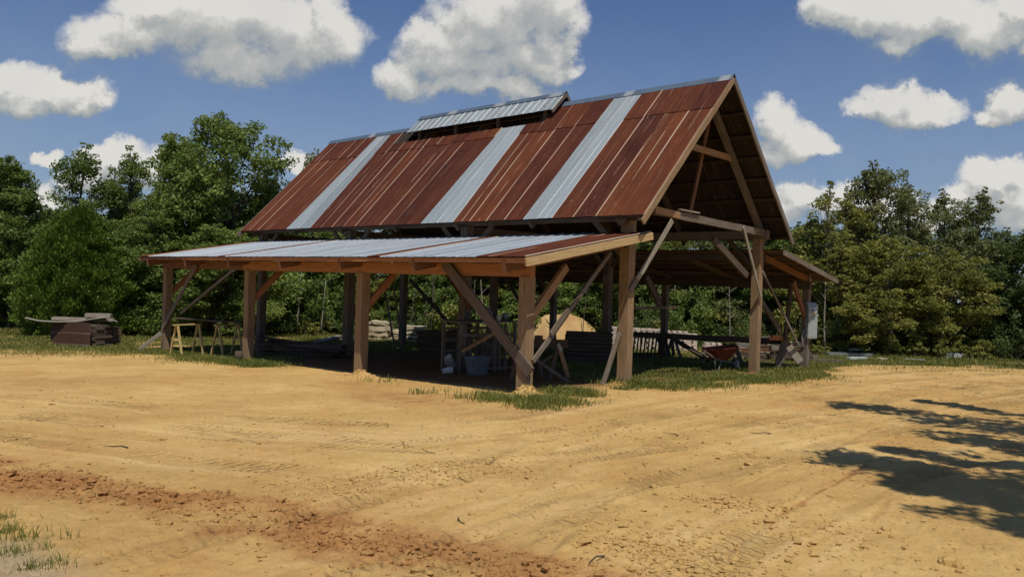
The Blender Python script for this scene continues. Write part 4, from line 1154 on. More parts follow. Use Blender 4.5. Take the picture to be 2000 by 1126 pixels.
# long timber on trestles in the rear aisle
tA = D_(1205, 651, 29.5); tB = D_(1528, 667, 27.0)
loose('long_timber', MB().board(tA, tB, .20, .14, (0, 0, 1), jit=.004), M_DARK, 'very long dark timber laid level across trestles behind the right main post', 'timber')
def trestle(u, v, vt, label, mat, sp=16, w_=.13, dep=None):
    p = G(u, v); z0 = H(p.x, p.y); d0 = dep or dp(p)
    t = thing('trestle', (p.x, p.y, z0), label, 'trestle')
    for s_ in (1, -1):
        for k in (0, 1):
            loc_part(t, MB().board(D_(u+s_*sp, v-3*k, d0+.5*k), D_(u+s_*3, vt, d0+.35*k), w_, .05, RT), 'leg', mat)
    loc_part(t, MB().board(D_(u, vt+1, d0-.1), D_(u, vt+1, d0+.8), .10, .09, (0, 0, 1)), 'beam', mat)
trestle(1432, 708, 672, 'dark trestle under the long timber, just behind the wheelbarrow', M_WEATH)
trestle(1315, 698, 662, 'dark trestle under the long timber, at the picket rack', M_WEATH, 14, .10)
t = thing('trestle', G(1528, 719), 'wide leaning timber legs of the trestle right of the right main post', 'trestle')
p = G(1524, 719); d0 = dp(p)
loc_part(t, MB().board(D_(1518, 720, d0), D_(1534, 664, d0), .24, .07, RT), 'leg', M_WEATH); loc_part(t, MB().board(D_(1556, 706, d0+.4), D_(1538, 664, d0+.3), .10, .06, RT), 'leg', M_DARK)
loc_part(t, MB().board(D_(1534, 661, d0-.3), D_(1534, 661, d0+.6), .10, .10, (0, 0, 1)), 'beam', M_DARK)
for k in range(2):
    loose('orange_brick', MB().board(D_(1501+5*k, 661-4.5*k, 26.4), D_(1531-4*k, 661-4.5*k, 26.4), .075, .20, (0, 0, 1), jit=.004), M_OBLOCK, ('lower orange block lying on the end of the long timber', 'upper orange block on top of the other at the end of the long timber')[k], 'brick')
a = D_(1541, 676, d0-.3); e = D_(1563, 706, d0-.3)
loose('plank', MB().board(a, e, .24, .05, RT), M_GREY, 'wide short grey plank leaning against the foot of the meter post', 'plank')
# picket rack
t = thing('picket_rack', G(1262, 699), 'dark rack of upright pickets leaning in the rear aisle', 'picket rack')
for k in range(8):
    u = 1238+k*7.2; loc_part(t, MB().board(D_(u-3, 697, 30.2), D_(u+3, 648, 30.2), .055, .04, RT), 'picket', M_DARK)
for v in (655, 690): loc_part(t, MB().board(D_(1232, v, 30.25), D_(1296, v, 30.25), .08, .04, (0, 0, 1)), 'rail', M_DARK)
for k in range(3):
    loose('plank', MB().board(D_(1300+k*8, 695, 28.5+k*.3), D_(1283+k*14, 655, 29.5), .12, .05, RT), M_DARK, 'dark plank propped on the rear post by the picket rack', 'plank', 'planks by the picket rack')
loose('plank', MB().board(D_(1300, 652, 27.6), D_(1384, 703, 25.6), .14, .06, (0, 0, 1)), M_DARK, 'long dark plank sloping down from the rear post to the wheelbarrow', 'plank')
# pale brick pallets
def bricks(u, v, nx, nz, label):
    p = G(u, v); g0 = Vector((p.x, p.y, H(p.x, p.y))); d = Vector((RT.x, RT.y, 0)).normalized(); sd = Vector((-d.y, d.x, 0))
    t = thing('brick_stack', g0, label, 'brick stack', 'pale brick stacks beyond the rear aisle')
    for z in range(nz):
        mb = MB()
        for i in range(nx):
            for j in range(2):
                mb.board(g0+d*(i*.27-nx*.135+random.gauss(0, .012)+.06*(z % 2))+sd*j*.22+Vector((0, 0, .06+z*.115)), g0+d*(i*.27-nx*.135+.235)+sd*j*.22+Vector((0, 0, .06+z*.115+random.gauss(0, .004))), .20, .10, sd, jit=.004, seg=1)
        loc_part(t, mb, 'brick_course', M_BLOCK)
    return t
bricks(1262, 686, 6, 9, 'pale brick stack seen between the pickets'); bricks(1315, 684, 5, 8, 'pale brick stack left of the sloping plank'); bricks(1345, 684, 3, 7, 'smaller pale brick stack right of the picket rack'); bricks(1205,682,2,9,'narrow pale brick stack left of the near main post')
bricks(1392, 690, 3, 4, 'low pale brick stack behind the wheelbarrow')
# heap of scrap wood
hp_ = G(1510, 706)
t = thing('scrap_wood_heap', hp_, 'jumbled heap of pale scrap boards between the right main post and the meter post', 'scrap heap')
random.seed(21)
for k in range(70):
    u = random.uniform(1380, 1562); f = 1-abs((u-1490)/115); v = 701-random.random()*(9+34*max(0, f)); dep = random.uniform(30.6, 32.4)
    a = D_(u, v, dep); L = random.uniform(.35, 1.3); an = random.gauss(0, .35); dr = RT*math.cos(an)+UP*math.sin(an)*.6+FW*random.uniform(-.8, .8)
    loc_part(t, MB().board(a-dr*L/2, a+dr*L/2, random.uniform(.07, .17), random.uniform(.025, .05), (0, .3, 1), jit=.003), 'board', random.choice([M_GREY, M_WEATH, M_PALE, M_WEATH, M_RED]))
for k in range(26):
    u = random.uniform(1380, 1560); dep = random.uniform(30.2, 32.2); p = G(u, 700); a = D_(u, 703-random.random()*8, dep); a.z = gzf(a.x, a.y)+random.uniform(.03, .3); L = random.uniform(.8, 2.2)
    an = random.uniform(-.6, .6); dr = Vector((RT.x*math.cos(an)+FW.x*math.sin(an), RT.y*math.cos(an)+FW.y*math.sin(an), random.gauss(0, .10)))
    loc_part(t, MB().board(a-dr*L/2, a+dr*L/2, random.uniform(.08, .18), .04, (0, 0, 1)), 'board', random.choice([M_GREY, M_WEATH, M_DARK]))
random.seed(12)
# meter post
mp = G(1574, 719); z0 = H(mp.x, mp.y); d0 = dp(mp)
t = thing('meter_post', (mp.x, mp.y, z0), 'galvanized pipe post carrying a grey electric meter box at the right corner of the shed', 'electric meter')
loc_part(t, MB().tube([(mp.x, mp.y, z0-.1), (mp.x, mp.y, z0+2.2)], .048, 12), 'pole', M_PIPE)
tocam = (CAM-mp); tocam.z = 0; tocam.normalize()
fr_ = (Vector((-1, 0, 0))*.55+tocam*.45).normalized(); rg = Vector((0, 0, 1)).cross(fr_).normalized()
if rg.dot(RT) < 0: rg = -rg
pb_ = D_(1577, 660, d0); pt_ = D_(1580, 590, d0); zb, ztp = pb_.z, pt_.z
cb = Vector((mp.x, mp.y, 0))+fr_*.10+rg*.05
mb = MB(); hw, hd = .185, .105
prof_ = [(-hw, -hd), (hw, -hd), (hw, hd), (-hw, hd)]
rs = []
for z, sc in ((zb, .97), (zb+.01, 1), (ztp-.16, 1), (ztp-.15, 1.0), (ztp-.005, 1.0), (ztp, .97)):
    rs.append([cb+rg*a*sc+fr_*(b__*sc-(.10*max(0, (z-(ztp-.16))/.16) if b__ > 0 else 0))+Vector((0, 0, z)) for a, b__ in prof_])
mb.rings(rs, smooth=False, cap0=True, cap1=True)
bx_ = loc_part(t, mb, 'meter_box', M_METAL)
cf = cb+fr_*(hd+.004)
MB().board(cf+Vector((0, 0, zb+.05)), cf+Vector((0, 0, ztp-.50)), hw*1.82, .012, rg, jit=0).build('door', M_METAL, bx_)
MB().board(cf+Vector((0, 0, ztp-.47)), cf+Vector((0, 0, ztp-.17)), hw*1.82, .012, rg, jit=0).build('cover', M_METAL, bx_)
mc = cf+Vector((0, 0, ztp-.31))
rs = [[mc+fr_*z+(rg*math.cos(a)+Vector((0, 0, 1))*math.sin(a))*r_ for a in [2*math.pi*j/20 for j in range(20)]] for r_, z in ((.088, 0), (.088, .03), (.075, .035), (.072, .09), (.055, .115), (.01, .12))]
MB().rings(rs, cap1=True).build('meter_glass', M_GLASS, bx_)
MB().box(mc+fr_*.05, .06, .09, .05, 0).build('meter_dial', M_DARK, bx_)
for zz_ in (.30, .62, .10):
    MB().box(cb-rg*(hw+.01)+fr_*.05+Vector((0, 0, zb+zz_)), .02, .03, .04).build('latch', M_PIPE, bx_)
MB().board(cb-rg*(hw+.004)+Vector((0, 0, zb+.42)), cb-rg*(hw+.004)+Vector((0, 0, zb+.52)), .06, .006, fr_, jit=0).build('notice_sticker', M_WHITE, bx_)
c0 = Vector((mp.x, mp.y, 0))-rg*.16+fr_*.05
loc_part(t, MB().tube([c0+Vector((0, 0, zb+.32))+rg*(.02-.10*math.sin(k*math.pi/10))+Vector((0, 0, -.62*k/10)) for k in range(11)], .022, 8), 'conduit', M_PIPE)
loc_part(t, MB().tube([(mp.x-.03, mp.y, ztp-.02), (mp.x-.03, mp.y, ztp+.9), (mp.x-.03, mp.y-.02, ztp+1.0)], .026, 8), 'riser_pipe', M_PIPE)

# sticks and chips dropped on the dirt
for (u, v, L_, an, lb) in [(250, 873, .30, .2, 'short dark stick on the dirt left of centre'), (1180, 1088, .22, 1.2, 'curved twig scrap on the dirt near the bottom, right of centre'), (895, 1012, .18, 2.2, 'small twig on the dirt beside the red rut'), (1505, 848, .3, .5, 'twig lying on the dirt in front of the right main post'), (1915, 768, .3, .9, 'dark stick on the dirt at the far right'), (1325, 850, .25, -.5, 'small dark twig in front of the near main post')]:
    p = GH(u, v); q = [p+Vector((math.cos(an+.5*k/3)*L_*k/3, math.sin(an+.5*k/3)*L_*k/3, .012+.012*(k % 2))) for k in range(4)]
    loose('twig', MB().tube(q, [.008, .007, .006, .003], 5), M_BARK, lb, 'twig')
# pale planks and pipes lying on the grass right of the shed
def lying(u0, v0, u1, v1, w_, t_, mat, label, name='plank', cat='plank', h=.06):
    a = G(u0, v0); e = G(u1, v1)
    a.z = H(a.x, a.y)+h; e.z = H(e.x, e.y)+h
    return loose(name, MB().board(a, e, t_, w_, (0, 0, 1), jit=.003), mat, label, cat)
lying(1576, 706, 1646, 709, .14, .13, M_WEATH, 'weathered plank lying in the grass right of the meter post')
lying(1612, 696, 1700, 697, .5, .16, M_PIPE, 'low bluish bundle of metal strips lying beyond the plank', 'metal_bundle', 'metal bundle', .10)
lying(1650, 694, 1690, 694, .4, .10, M_SHEETW, 'short pale panel on top of the bluish metal bundle', 'panel', 'panel', .30)
lying(1655, 702, 1690, 702, .25, .10, M_SHEETW, 'small white panel in front of the bluish metal bundle', 'panel', 'panel', .06)
lying(1715, 703, 1728, 703, .25, .07, M_PALE, 'small pale board lying alone between bundle and long strip', 'board', 'board', .05)
lying(1768, 703, 1806, 705, .12, .06, M_SHEETW, 'thin white strip lying in the grass before the woods', 'strip', 'strip', .04)
a = G(1843, 700); e = G(1896, 703); dn = dp(a)
loose('white_panel', MB().board(D_(1843, 694, dn), D_(1897, 699, dn-.4), .34, .05, (0, 0, 1), jit=.01, seg=5), M_SHEETW, 'whitish panel standing on edge in the weeds at the far right', 'panel')

# ------------------------------------------------------------------ vegetation
def leaf_quads(C, size, r, up=.35, bend=.25, aspect=.62, out=None):
    N = len(C)
    nrm = r.randn(N, 3); nrm[:, 2] += up*2
    if out is not None: nrm += out
    nrm /= np.linalg.norm(nrm, axis=1)[:, None]
    a = np.cross(nrm, r.randn(N, 3)); a /= np.linalg.norm(a, axis=1)[:, None]+1e-9
    b = np.cross(nrm, a); s = size[:, None]
    V = np.stack([C-a*s*.5, C+b*s*.5*aspect+nrm*s*bend*.3, C+a*s*.5-nrm*s*bend*.25, C-b*s*.5*aspect+nrm*s*bend*.3], 1)
    return V.reshape(-1, 3)
def tubes(paths, n=5):
    """list of (points, radii) -> V, F"""
    V = []; F = []; b = 0
    for P, Rr in paths:
        P = np.asarray(P, float); m = len(P)
        for i in range(m):
            d = P[min(i+1, m-1)]-P[max(i-1, 0)]; d /= np.linalg.norm(d)+1e-9
            a = np.cross(d, (.31, .22, .9) if abs(d[2]) < .95 else (1, 0, 0)); a /= np.linalg.norm(a); c = np.cross(d, a)
            for j in range(n):
                t = 2*math.pi*j/n; V.append(P[i]+(a*math.cos(t)+c*math.sin(t))*Rr[i])
        for i in range(m-1):
            for j in range(n): F.append((b+i*n+j, b+i*n+(j+1) % n, b+(i+1)*n+(j+1) % n, b+(i+1)*n+j))
        b += m*n
    return np.array(V), F
def make_tree(seed, H_=10., R_=3., h0=.05, nl=20, nc=13, per=88, leaf=.14, prof=None, mat=M_LEAF, bark=M_BARK, lobe=.42, trunk_r=.16, kind='tree', tips=5, clr=.36, asp=.62, out=.6):
    r = RS(seed)
    prof = prof or (lambda t: (1-t)**.42*min(1, .45+t*2.2))
    lean = r.randn(2)*.02*H_
    def trunk_at(h): t = h/H_; return np.array([lean[0]*t*t+.10*math.sin(h*.7+seed), lean[1]*t*t+.10*math.cos(h*.6+seed*2), h])
    paths = [([trunk_at(H_*k/10) for k in range(11)], [trunk_r*(1-.93*k/10)+.006 for k in range(11)])]
    cent = []; rad = []; cv = []
    L_ = []
    for i in range(nl):
        t = h0+(.92-h0)*((i+.7*r.rand())/nl)**.95; th = i*2.4+r.randn()*.5
        pr = prof(t); L_.append((t, th, R_*pr*(.38+.42*r.rand()), R_*lobe*(.35+.65*pr)*(.65+.55*r.rand())))
    for i in range(tips):
        t = .84+.15*(i/max(1, tips-1)); L_.append((t, r.rand()*6.28, R_*.16*r.rand()*(1-.8*(t-.84)/.15), R_*lobe*(.72-.50*(t-.84)/.15)*(.8+.3*r.rand())))
    for t, th, off, lr in L_:
        c0 = trunk_at(H_*t)+np.array([math.cos(th)*off, math.sin(th)*off, 0]); c0[2] = max(c0[2], lr*.55)
        hs = max(.05, t-.10-.6*off/H_); p0 = trunk_at(H_*hs*.95)
        pts = [p0, p0*.5+c0*.5+r.randn(3)*.08+[0, 0, -.12*off], c0]
        paths.append((pts, [.02+.022*off, .015+.014*off, .012]))
        lv = r.rand()
        n_ = max(4, int(nc*(lr/(R_*lobe))**1.2*1.25))
        for k in range(n_):
            d = r.randn(3); d /= np.linalg.norm(d); d[2] = d[2]*.8+.28; f = .62+.42*r.rand()
            c = c0+d*lr*f*np.array([1, 1, 1.12]); c[2] = max(.15, c[2])
            cent.append(c); rad.append(lr*clr*(.6+.75*r.rand())); cv.append(.5*lv+.5*r.rand())
            if k % 2 == 0: paths.append(([c0, (c0+c)/2+r.randn(3)*.05, c], [.011, .008, .004]))
    cent = np.array(cent); rad = np.array(rad); cv = np.array(cv)
    wgt = rad**2; cnt = np.maximum(10, (wgt/wgt.mean()*per)).astype(int)
    ci = np.repeat(np.arange(len(cent)), cnt); N = len(ci)
    d = r.randn(N, 3); d /= np.linalg.norm(d, axis=1)[:, None]; rr = r.rand(N)**.42
    stray = 1+.55*(r.rand(N) < .12)*r.rand(N)
    C = cent[ci]+d*(rr*stray)[:, None]*rad[ci][:, None]*np.array([1.1, 1.1, .85])
    keep = C[:, 2] > .05; C = C[keep]; ci = ci[keep]; d = d[keep]; N = len(C)
    V = leaf_quads(C, leaf*(.6+.7*r.rand(N)), r, out=d*out, aspect=asp)
    F = np.arange(N*4).reshape(N, 4)
    var = np.clip(.6*cv[ci]+.4*r.rand(N)+.08*r.randn(N), 0, 1)
    TV, TF = tubes(paths, 4)
    root = bpy.data.objects.new(kind, None); COL.objects.link(root); root.empty_display_size = .5
    np_mesh('crown', V, F, mat, root, attrs=dict(var=('FACE', var)))
    np_mesh('trunk', TV, TF, bark, root, smooth=True)
    ext = np.percentile(np.hypot(C[:, 0], C[:, 1]), 97)*2
    return root, C[:, 2].max(), ext
def make_cedar(seed, H_, R_, N):
    r = RS(seed); t = r.rand(N)**.85; th = r.rand(N)*2*math.pi
    pr = np.where(t < .30, .80+.20*np.sin(t/.30*math.pi/2), np.clip(1-((t-.30)/.715)**1.75, .02, 1)**.70)
    nzv = fbm(th*1.9+3*np.sin(th), t*7, 1, 4, 501)+.6*fbm(th*5, t*16, 1, 3, 502)
    dep_ = r.rand(N)**.30
    rr = R_*pr*(1+.36*nzv)*dep_
    C = np.stack([rr*np.cos(th), rr*np.sin(th), t*H_*.98+.10+.25*(1-dep_)], -1)+r.randn(N, 3)*.03
    ax = np.stack([np.cos(th)*.55, np.sin(th)*.55, .9+0*t], -1)+r.randn(N, 3)*.38; ax /= np.linalg.norm(ax, axis=1)[:, None]
    b = np.cross(ax, r.randn(N, 3)); b /= np.linalg.norm(b, axis=1)[:, None]; L = (.10+.12*r.rand(N))[:, None]; w_ = L*.20
    V = np.stack([C, C+ax*L*.45+b*w_, C+ax*L, C+ax*L*.45-b*w_], 1).reshape(-1, 3)
    root = bpy.data.objects.new('cedar_tree', None); COL.objects.link(root)
    np_mesh('crown', V, np.arange(N*4).reshape(N, 4), M_CEDAR, root, attrs=dict(var=('FACE', np.clip(.45+.55*nzv+.16*r.randn(N), 0, 1))))  # needles coloured darker where the crown recedes, painted recess shade
    TV, TF = tubes([([(0, 0, 0), (.03, 0, H_*.5), (0, .03, H_*.95)], [.14, .08, .015])], 6); np_mesh('trunk', TV, TF, M_BARK, root, smooth=True)
    return root, H_, R_*2
def make_shrub(seed, H_=2., R_=1., n=26, per=110, leaf=.11, mat=M_LEAF, kind='bush', stems=9):
    r = RS(seed); paths = []; cent = []; rad = []; cv = []
    for i in range(n):
        th = r.rand()*6.28; rr = R_*math.sqrt(r.rand()); z = H_*(.12+.85*r.rand()*(1-.45*(rr/R_)**2))
        c = np.array([rr*math.cos(th), rr*math.sin(th), z]); cent.append(c); rad.append(R_*.34*(.6+.6*r.rand())); cv.append(r.rand())
        if i < stems: paths.append(([np.array([c[0]*.2, c[1]*.2, 0]), c*np.array([.6, .6, .55]), c], [.02, .014, .006]))
    cent = np.array(cent); rad = np.array(rad); cv = np.array(cv); N = n*per; ci = np.repeat(np.arange(n), per)
    d = r.randn(N, 3); d /= np.linalg.norm(d, axis=1)[:, None]
    C = cent[ci]+d*(r.rand(N)**.45)[:, None]*rad[ci][:, None]*np.array([1, 1, .8])
    k = C[:, 2] > .02; C = C[k]; ci = ci[k]; d = d[k]; N = len(C)
    V = leaf_quads(C, leaf*(.6+.7*r.rand(N)), r, out=d*.4)
    root = bpy.data.objects.new(kind, None); COL.objects.link(root)
    np_mesh('foliage', V, np.arange(N*4).reshape(N, 4), mat, root, attrs=dict(var=('FACE', np.clip(.5*cv[ci]+.5*r.rand(N), 0, 1))))
    TV, TF = tubes(paths); np_mesh('stems', TV, TF, M_BARK, root, smooth=True)
    return root, C[:, 2].max(), np.percentile(np.hypot(C[:, 0], C[:, 1]), 97)*2

round_p = lambda t: (math.sin(math.pi*min(1, t*.86+.14))**.6)
col_p = lambda t: (1-t)**.40*min(1, .5+t*2.5)
PROTO = {}
def proto(key, fn, *a, **k): PROTO[key] = dict(src=fn(*a, **k), used=False)
proto('oakA', make_tree, 101, 10, 3.0, .05, 30, 17, 96, .15, round_p, M_LEAF, tips=8)
proto('oakB', make_tree, 102, 10, 2.9, .06, 28, 15, 92, .15, None, M_LEAF, tips=7)
proto('oakC', make_tree, 103, 10, 2.5, .08, 26, 12, 72, .15, None, M_LEAF_G, lobe=.46, tips=8)
proto('tallA', make_tree, 104, 11, 2.1, .08, 24, 10, 72, .15, col_p, M_LEAF, lobe=.58, tips=8)
proto('wispy', make_tree, 105, 11, 1.9, .10, 20, 8, 34, .16, col_p, M_LEAF_Y, lobe=.50, bark=M_BARKP, trunk_r=.10, tips=7)
proto('yelA', make_tree, 106, 9, 2.7, .05, 24, 12, 70, .15, round_p, M_LEAF_Y)
proto('yelB', make_tree, 107, 10, 2.3, .06, 22, 11, 64, .15, None, M_LEAF_Y, lobe=.40)
proto('greyA', make_tree, 108, 11, 2.2, .08, 28, 11, 52, .16, None, M_LEAF_G, lobe=.50, tips=8)
proto('darkA', make_tree, 109, 10, 3.0, .04, 22, 13, 74, .17, round_p, M_LEAF_D)
proto('darkB', make_tree, 110, 10, 2.7, .05, 20, 12, 70, .17, None, M_LEAF_D)
proto('cedar', make_cedar, 111, 7, 2.6, 150000)
proto('bushA', make_shrub, 201, 2.0, 1.1, 26, 100, .12, M_LEAF)
proto('bushB', make_shrub, 202, 2.4, 1.0, 24, 90, .13, M_LEAF_Y)
proto('bushC', make_shrub, 203, 1.6, 1.2, 24, 90, .12, M_LEAF_D)
proto('weed', make_shrub, 204, .9, .45, 12, 60, .09, M_LEAF_Y, 'weed_clump', 12)
def plant(key, u, vtop, dep, wpx, label, cat='tree', group=None, name=None, rz=None, hgt=None):
    P = PROTO[key]; root, h0, w0_ = P['src']
    if P['used']: o = copy_tree(root)
    else: o = root; P['used'] = True
    if name: o.name = name
    p = D_(u, 620, dep); z = gzf(p.x, p.y)
    h = hgt or (D_(u, vtop, dep).z-z); w_ = wpx*dep/F_PX
    o.location = (p.x, p.y, z-.05); o.rotation_euler = (0, 0, random.random()*6.28 if rz is None else rz)
    o.scale = (w_/w0_, w_/w0_, h/h0)
    tag(o, label, cat, group); return o
GW = 'trees of the woods around the yard'
front = [
 ('oakB', 18, 300, 40, 170, 'dark green leafy tree cut by the left edge of the photo'),
 ('tallA', 150, 278, 42, 120, 'slim grey green tree with a pointed top rising behind the cedar'),
 ('oakC', 215, 335, 44, 120, 'shorter tree filling the dip right of the slim pointed tree'),
 ('tallA', 250, 283, 43, 84, 'narrow tree with a pointed top left of the tallest tree'),
 ('oakB', 345, 258, 42, 190, 'broad tree joined to the left flank of the tallest tree'),
 ('oakA', 452, 220, 41, 235, 'tallest, widest tree on the left, its pointed top above the lean-to corner'),
 ('oakC', 605, 288, 48, 70, 'small tree top peeping over the far left corner of the steep roof'),
 ('oakA', 300, 405, 38, 200, 'lower leafy tree between the cedar and the lean-to'),
 ('oakA', 445, 435, 38, 170, 'lower leafy tree seen just above the left end of the lean-to roof'),
 ('yelA', 1572, 420, 39, 170, 'yellow green tree right against the rear eave of the steep roof'),
 ('wispy', 1612, 352, 38, 95, 'wispy thin tree with bare twigs at its top right of the gable'),
 ('yelB', 1655, 375, 39, 130, 'yellowish tree between the wispy one and the tallest right hand tree'),
 ('oakC', 1703, 312, 40, 135, 'tallest tree of the right hand woods with a narrow tip'),
 ('greyA', 1768, 348, 41, 120, 'loose brownish green tree just right of the tallest right hand tree'),
 ('greyA', 1838, 366, 41, 110, 'grey green tree with drooping leaves, left one of the drooping pair on the right'),
 ('greyA', 1903, 364, 41, 125, 'grey green tree with drooping leaves, right one of the drooping pair on the right'),
 ('yelA', 1740, 455, 37, 190, 'low yellow green tree in front of the tallest right hand tree'),
 ('yelA', 1858, 480, 37, 170, 'low yellow green tree in front of the drooping pair'),
 ('darkA', 1968, 442, 41, 140, 'dark tree filling the gap before the right edge of the photo'),
 ('darkB', 2040, 425, 37, 190, 'dark tree cut by the right edge of the photo'),
 ('yelB', 1640, 470, 36.5, 120, 'slender yellow green tree right behind the meter post'),
]
random.seed(31)
for a in front: plant(*a[:4], a[4]*1.22, a[5])
plant('cedar', 152, 408, 35.5, 205, 'dense rounded green cedar standing behind the rusty pile', 'cedar')
LB_W = 'leafy tree merging into the wall of woods behind'
for i, (k, u, vt, dep, w_) in enumerate([('oakA', -90, 310, 42, 230), ('darkA', -200, 330, 44, 260), ('darkB', 75, 400, 46, 190), ('darkA', 215, 390, 46, 220), ('darkB', 330, 380, 47, 220), ('darkA', 420, 360, 47, 220), ('darkA', 520, 330, 46, 190),
    ('oakB', 560, 420, 45, 170), ('oakA', 640, 445, 47, 190), ('yelA', 730, 455, 48, 190), ('oakB', 820, 440, 48, 200), ('yelB', 900, 440, 49, 190), ('oakA', 990, 440, 50, 220), ('oakC', 1080, 445, 50, 200), ('oakB', 1170, 450, 48, 200), ('oakA', 1260, 445, 46, 200), ('yelA', 1340, 440, 45, 200), ('oakC', 1420, 435, 43, 190), ('oakB', 1500, 430, 42, 190),
    ('darkA', 620, 400, 54, 260), ('darkB', 760, 400, 55, 260), ('darkA', 900, 400, 56, 260), ('darkB', 1040, 400, 56, 260), ('darkA', 1180, 400, 55, 260), ('darkB', 1320, 400, 52, 260), ('darkA', 1450, 410, 50, 240), ('darkA', 1560, 430, 47, 220), ('darkB', 1660, 420, 47, 200), ('darkA', 1760, 410, 48, 200), ('darkB', 1860, 430, 48, 200), ('darkA', 1950, 455, 47, 200), ('darkB', 2120, 410, 40, 240), ('darkA', 2230, 400, 39, 260), ('oakB', 2350, 400, 40, 260), ('darkA', 20, 360, 48, 240)]):
    plant(k, u, vt, dep, w_, LB_W, 'tree', GW)
# thin bare stems at the wood's edge
def sapling(u, v, vtop, dep, label, rad=.035, mat=M_BARKP, lean=0, group=None):
    p = G(u, v); p = D_(u, v, dep); z = gzf(p.x, p.y); top = D_(u+lean, vtop, dep)
    pts = [Vector((p.x, p.y, z)).lerp(top, f)+Vector((random.gauss(0, .03), random.gauss(0, .03), 0))*(f > 0) for f in (0, .25, .5, .75, 1)]
    mb = MB().tube(pts, [rad, rad*.9, rad*.75, rad*.6, rad*.3], 6)
    t = thing('sapling', pts[0], label, 'sapling', group); loc_part(t, mb, 'trunk', mat)
    for k in range(3):
        mb = MB(); a = pts[1].lerp(pts[4], random.random()); e = a+Vector((random.gauss(0, .4), random.gauss(0, .4), random.uniform(.1, .6))); mb.tube([a, a.lerp(e, .5)+Vector((0, 0, .05)), e], [.012, .009, .004], 4, caps=False)
        loc_part(t, mb, 'twig', mat)
sapling(1611, 700, 545, 36, 'pale straight sapling stem just right of the meter box', .05)
sapling(1424, 690, 540, 38, 'thin pale sapling stem seen left of the right main post', .035)
sapling(1722, 705, 590, 37, 'pale leaning stem low in the right hand woods', .045, lean=14)
sapling(1703, 705, 600, 38, 'grey upright stem left of the pale leaning one', .045)
for i in range(30):
    u = random.choice([random.uniform(210, 680), random.uniform(560, 960), random.uniform(1000, 1460), random.uniform(1620, 1800)])
    sapling(u, 660, random.uniform(500, 580), random.uniform(41, 45) if u < 1500 else 38, 'thin stem standing in the shade at the edge of the woods', random.uniform(.02, .05), random.choice([M_BARK, M_BARKP]), random.uniform(-15, 15), 'thin stems at the edge of the woods')
# bushes and weeds along the foot of the woods
base_u = [-400, 0, 250, 500, 700, 900, 1100, 1220, 1300, 1500, 1600, 1700, 1900, 2300]; base_d = [42, 42, 41, 43, 45, 45, 47.5, 47, 42, 38.5, 37.5, 38, 37.5, 34]
for i in range(96):
    u = -200+2500*(i+random.random()*.9)/96; dep = np.interp(u, base_u, base_d)+random.uniform(-1, 2.2)
    k = random.choice(['bushA', 'bushB', 'bushC', 'bushA', 'bushC'])
    if u > 1880: k = random.choice(['bushC', 'bushC', 'bushA'])
    plant(k, u, 0, dep, random.uniform(70, 130), 'leafy bush at the foot of the woods', 'bush', 'bushes along the foot of the woods', hgt=random.uniform(1.3, 3.4))
for i in range(60):
    u = random.choice([random.uniform(-100, 30), random.uniform(230, 320), random.uniform(300, 700), random.uniform(1580, 1990), random.uniform(1580, 1990), random.uniform(1580, 1990), random.uniform(1700, 1960)])
    dep = np.interp(u, base_u, base_d)-random.uniform(.5, 2.2)
    plant('weed', u, 0, dep, random.uniform(18, 45), 'tall weed clump before the woods', 'weeds', 'weed clumps before the woods', hgt=random.uniform(.35, 1.1))

# the tree beyond the right edge whose limbs shade the yard
r = RS(77)
def up_from(u, v, h): p = G(u, v); q_ = p+SUN_DIR*(h/SUN_DIR.z); return np.array(q_)
tb = np.array([-19.0, 6.5, gzf(-19, 6.5)-.2]); 
paths = [([tb, tb+[.1, 0, 4], tb+[.2, -.1, 8], tb+[.3, .1, 12], tb+[.5, 0, 15.5]], [.32, .27, .2, .12, .03])]
cent = []; rad_ = []
limbs = [([(2350, 890), (2150, 850), (2000, 838), (1880, 824), (1780, 808), (1710, 794), (1665, 793)], 9.6, 8.2, .85),
         ([(2350, 940), (2200, 905), (2060, 880), (1960, 862), (1850, 848)], 9.2, 8.4, .85),
         ([(2350, 880), (2150, 820), (1990, 812), (1900, 796), (1800, 782)], 9.9, 8.6, .42),
         ([(2350, 1000), (2150, 975), (2000, 958), (1880, 940), (1800, 922), (1735, 908), (1700, 896)], 9.2, 8.4, .72),
         ([(2350, 1060), (2150, 1010), (2000, 990), (1900, 972), (1810, 952), (1735, 938)], 9.6, 8.6, .45),
         ([(2400, 1020), (2200, 950), (2050, 915), (1920, 905), (1800, 885), (1740, 878)], 10.0, 9, .40),
         ([(2400, 1110), (2200, 1065), (2070, 1036), (1985, 1024)], 9.4, 9, .28), ([(2500, 1100), (2300, 1000), (2150, 930)], 10, 9, .6), ([(2500, 900), (2300, 850)], 10.5, 9.5, .6)]
for pl, ha, hb, rw in limbs:
    n_ = len(pl); pts = [up_from(u, v, ha+(hb-ha)*i/(n_-1)) for i, (u, v) in enumerate(pl)]
    st_ = tb+np.array([.2, 0, 8.2]); paths.append(([st_, (st_+pts[0])/2+[0, 0, .5]]+pts, [.13, .10]+[.07-.055*i/(n_-1) for i in range(n_)]))
    P_ = np.array(pts)
    for k in range(int(23*n_)):
        f = r.rand()*(n_-1); i = min(int(f), n_-2); c = P_[i]*(1-(f-i))+P_[i+1]*(f-i)
        wv = rw*1.25*(1-.66*f/(n_-1)); cent.append(c+r.randn(3)*wv*.66); rad_.append((.13+.22*wv)*(.5+1.0*r.rand()))
for k in range(110):
    th = r.rand()*6.28; rr = 3.8*math.sqrt(r.rand()); cent.append(tb+np.array([-.8+rr*math.cos(th), rr*math.sin(th), 9+6*r.rand()*(1-rr/5)])); rad_.append(.5+.4*r.rand())
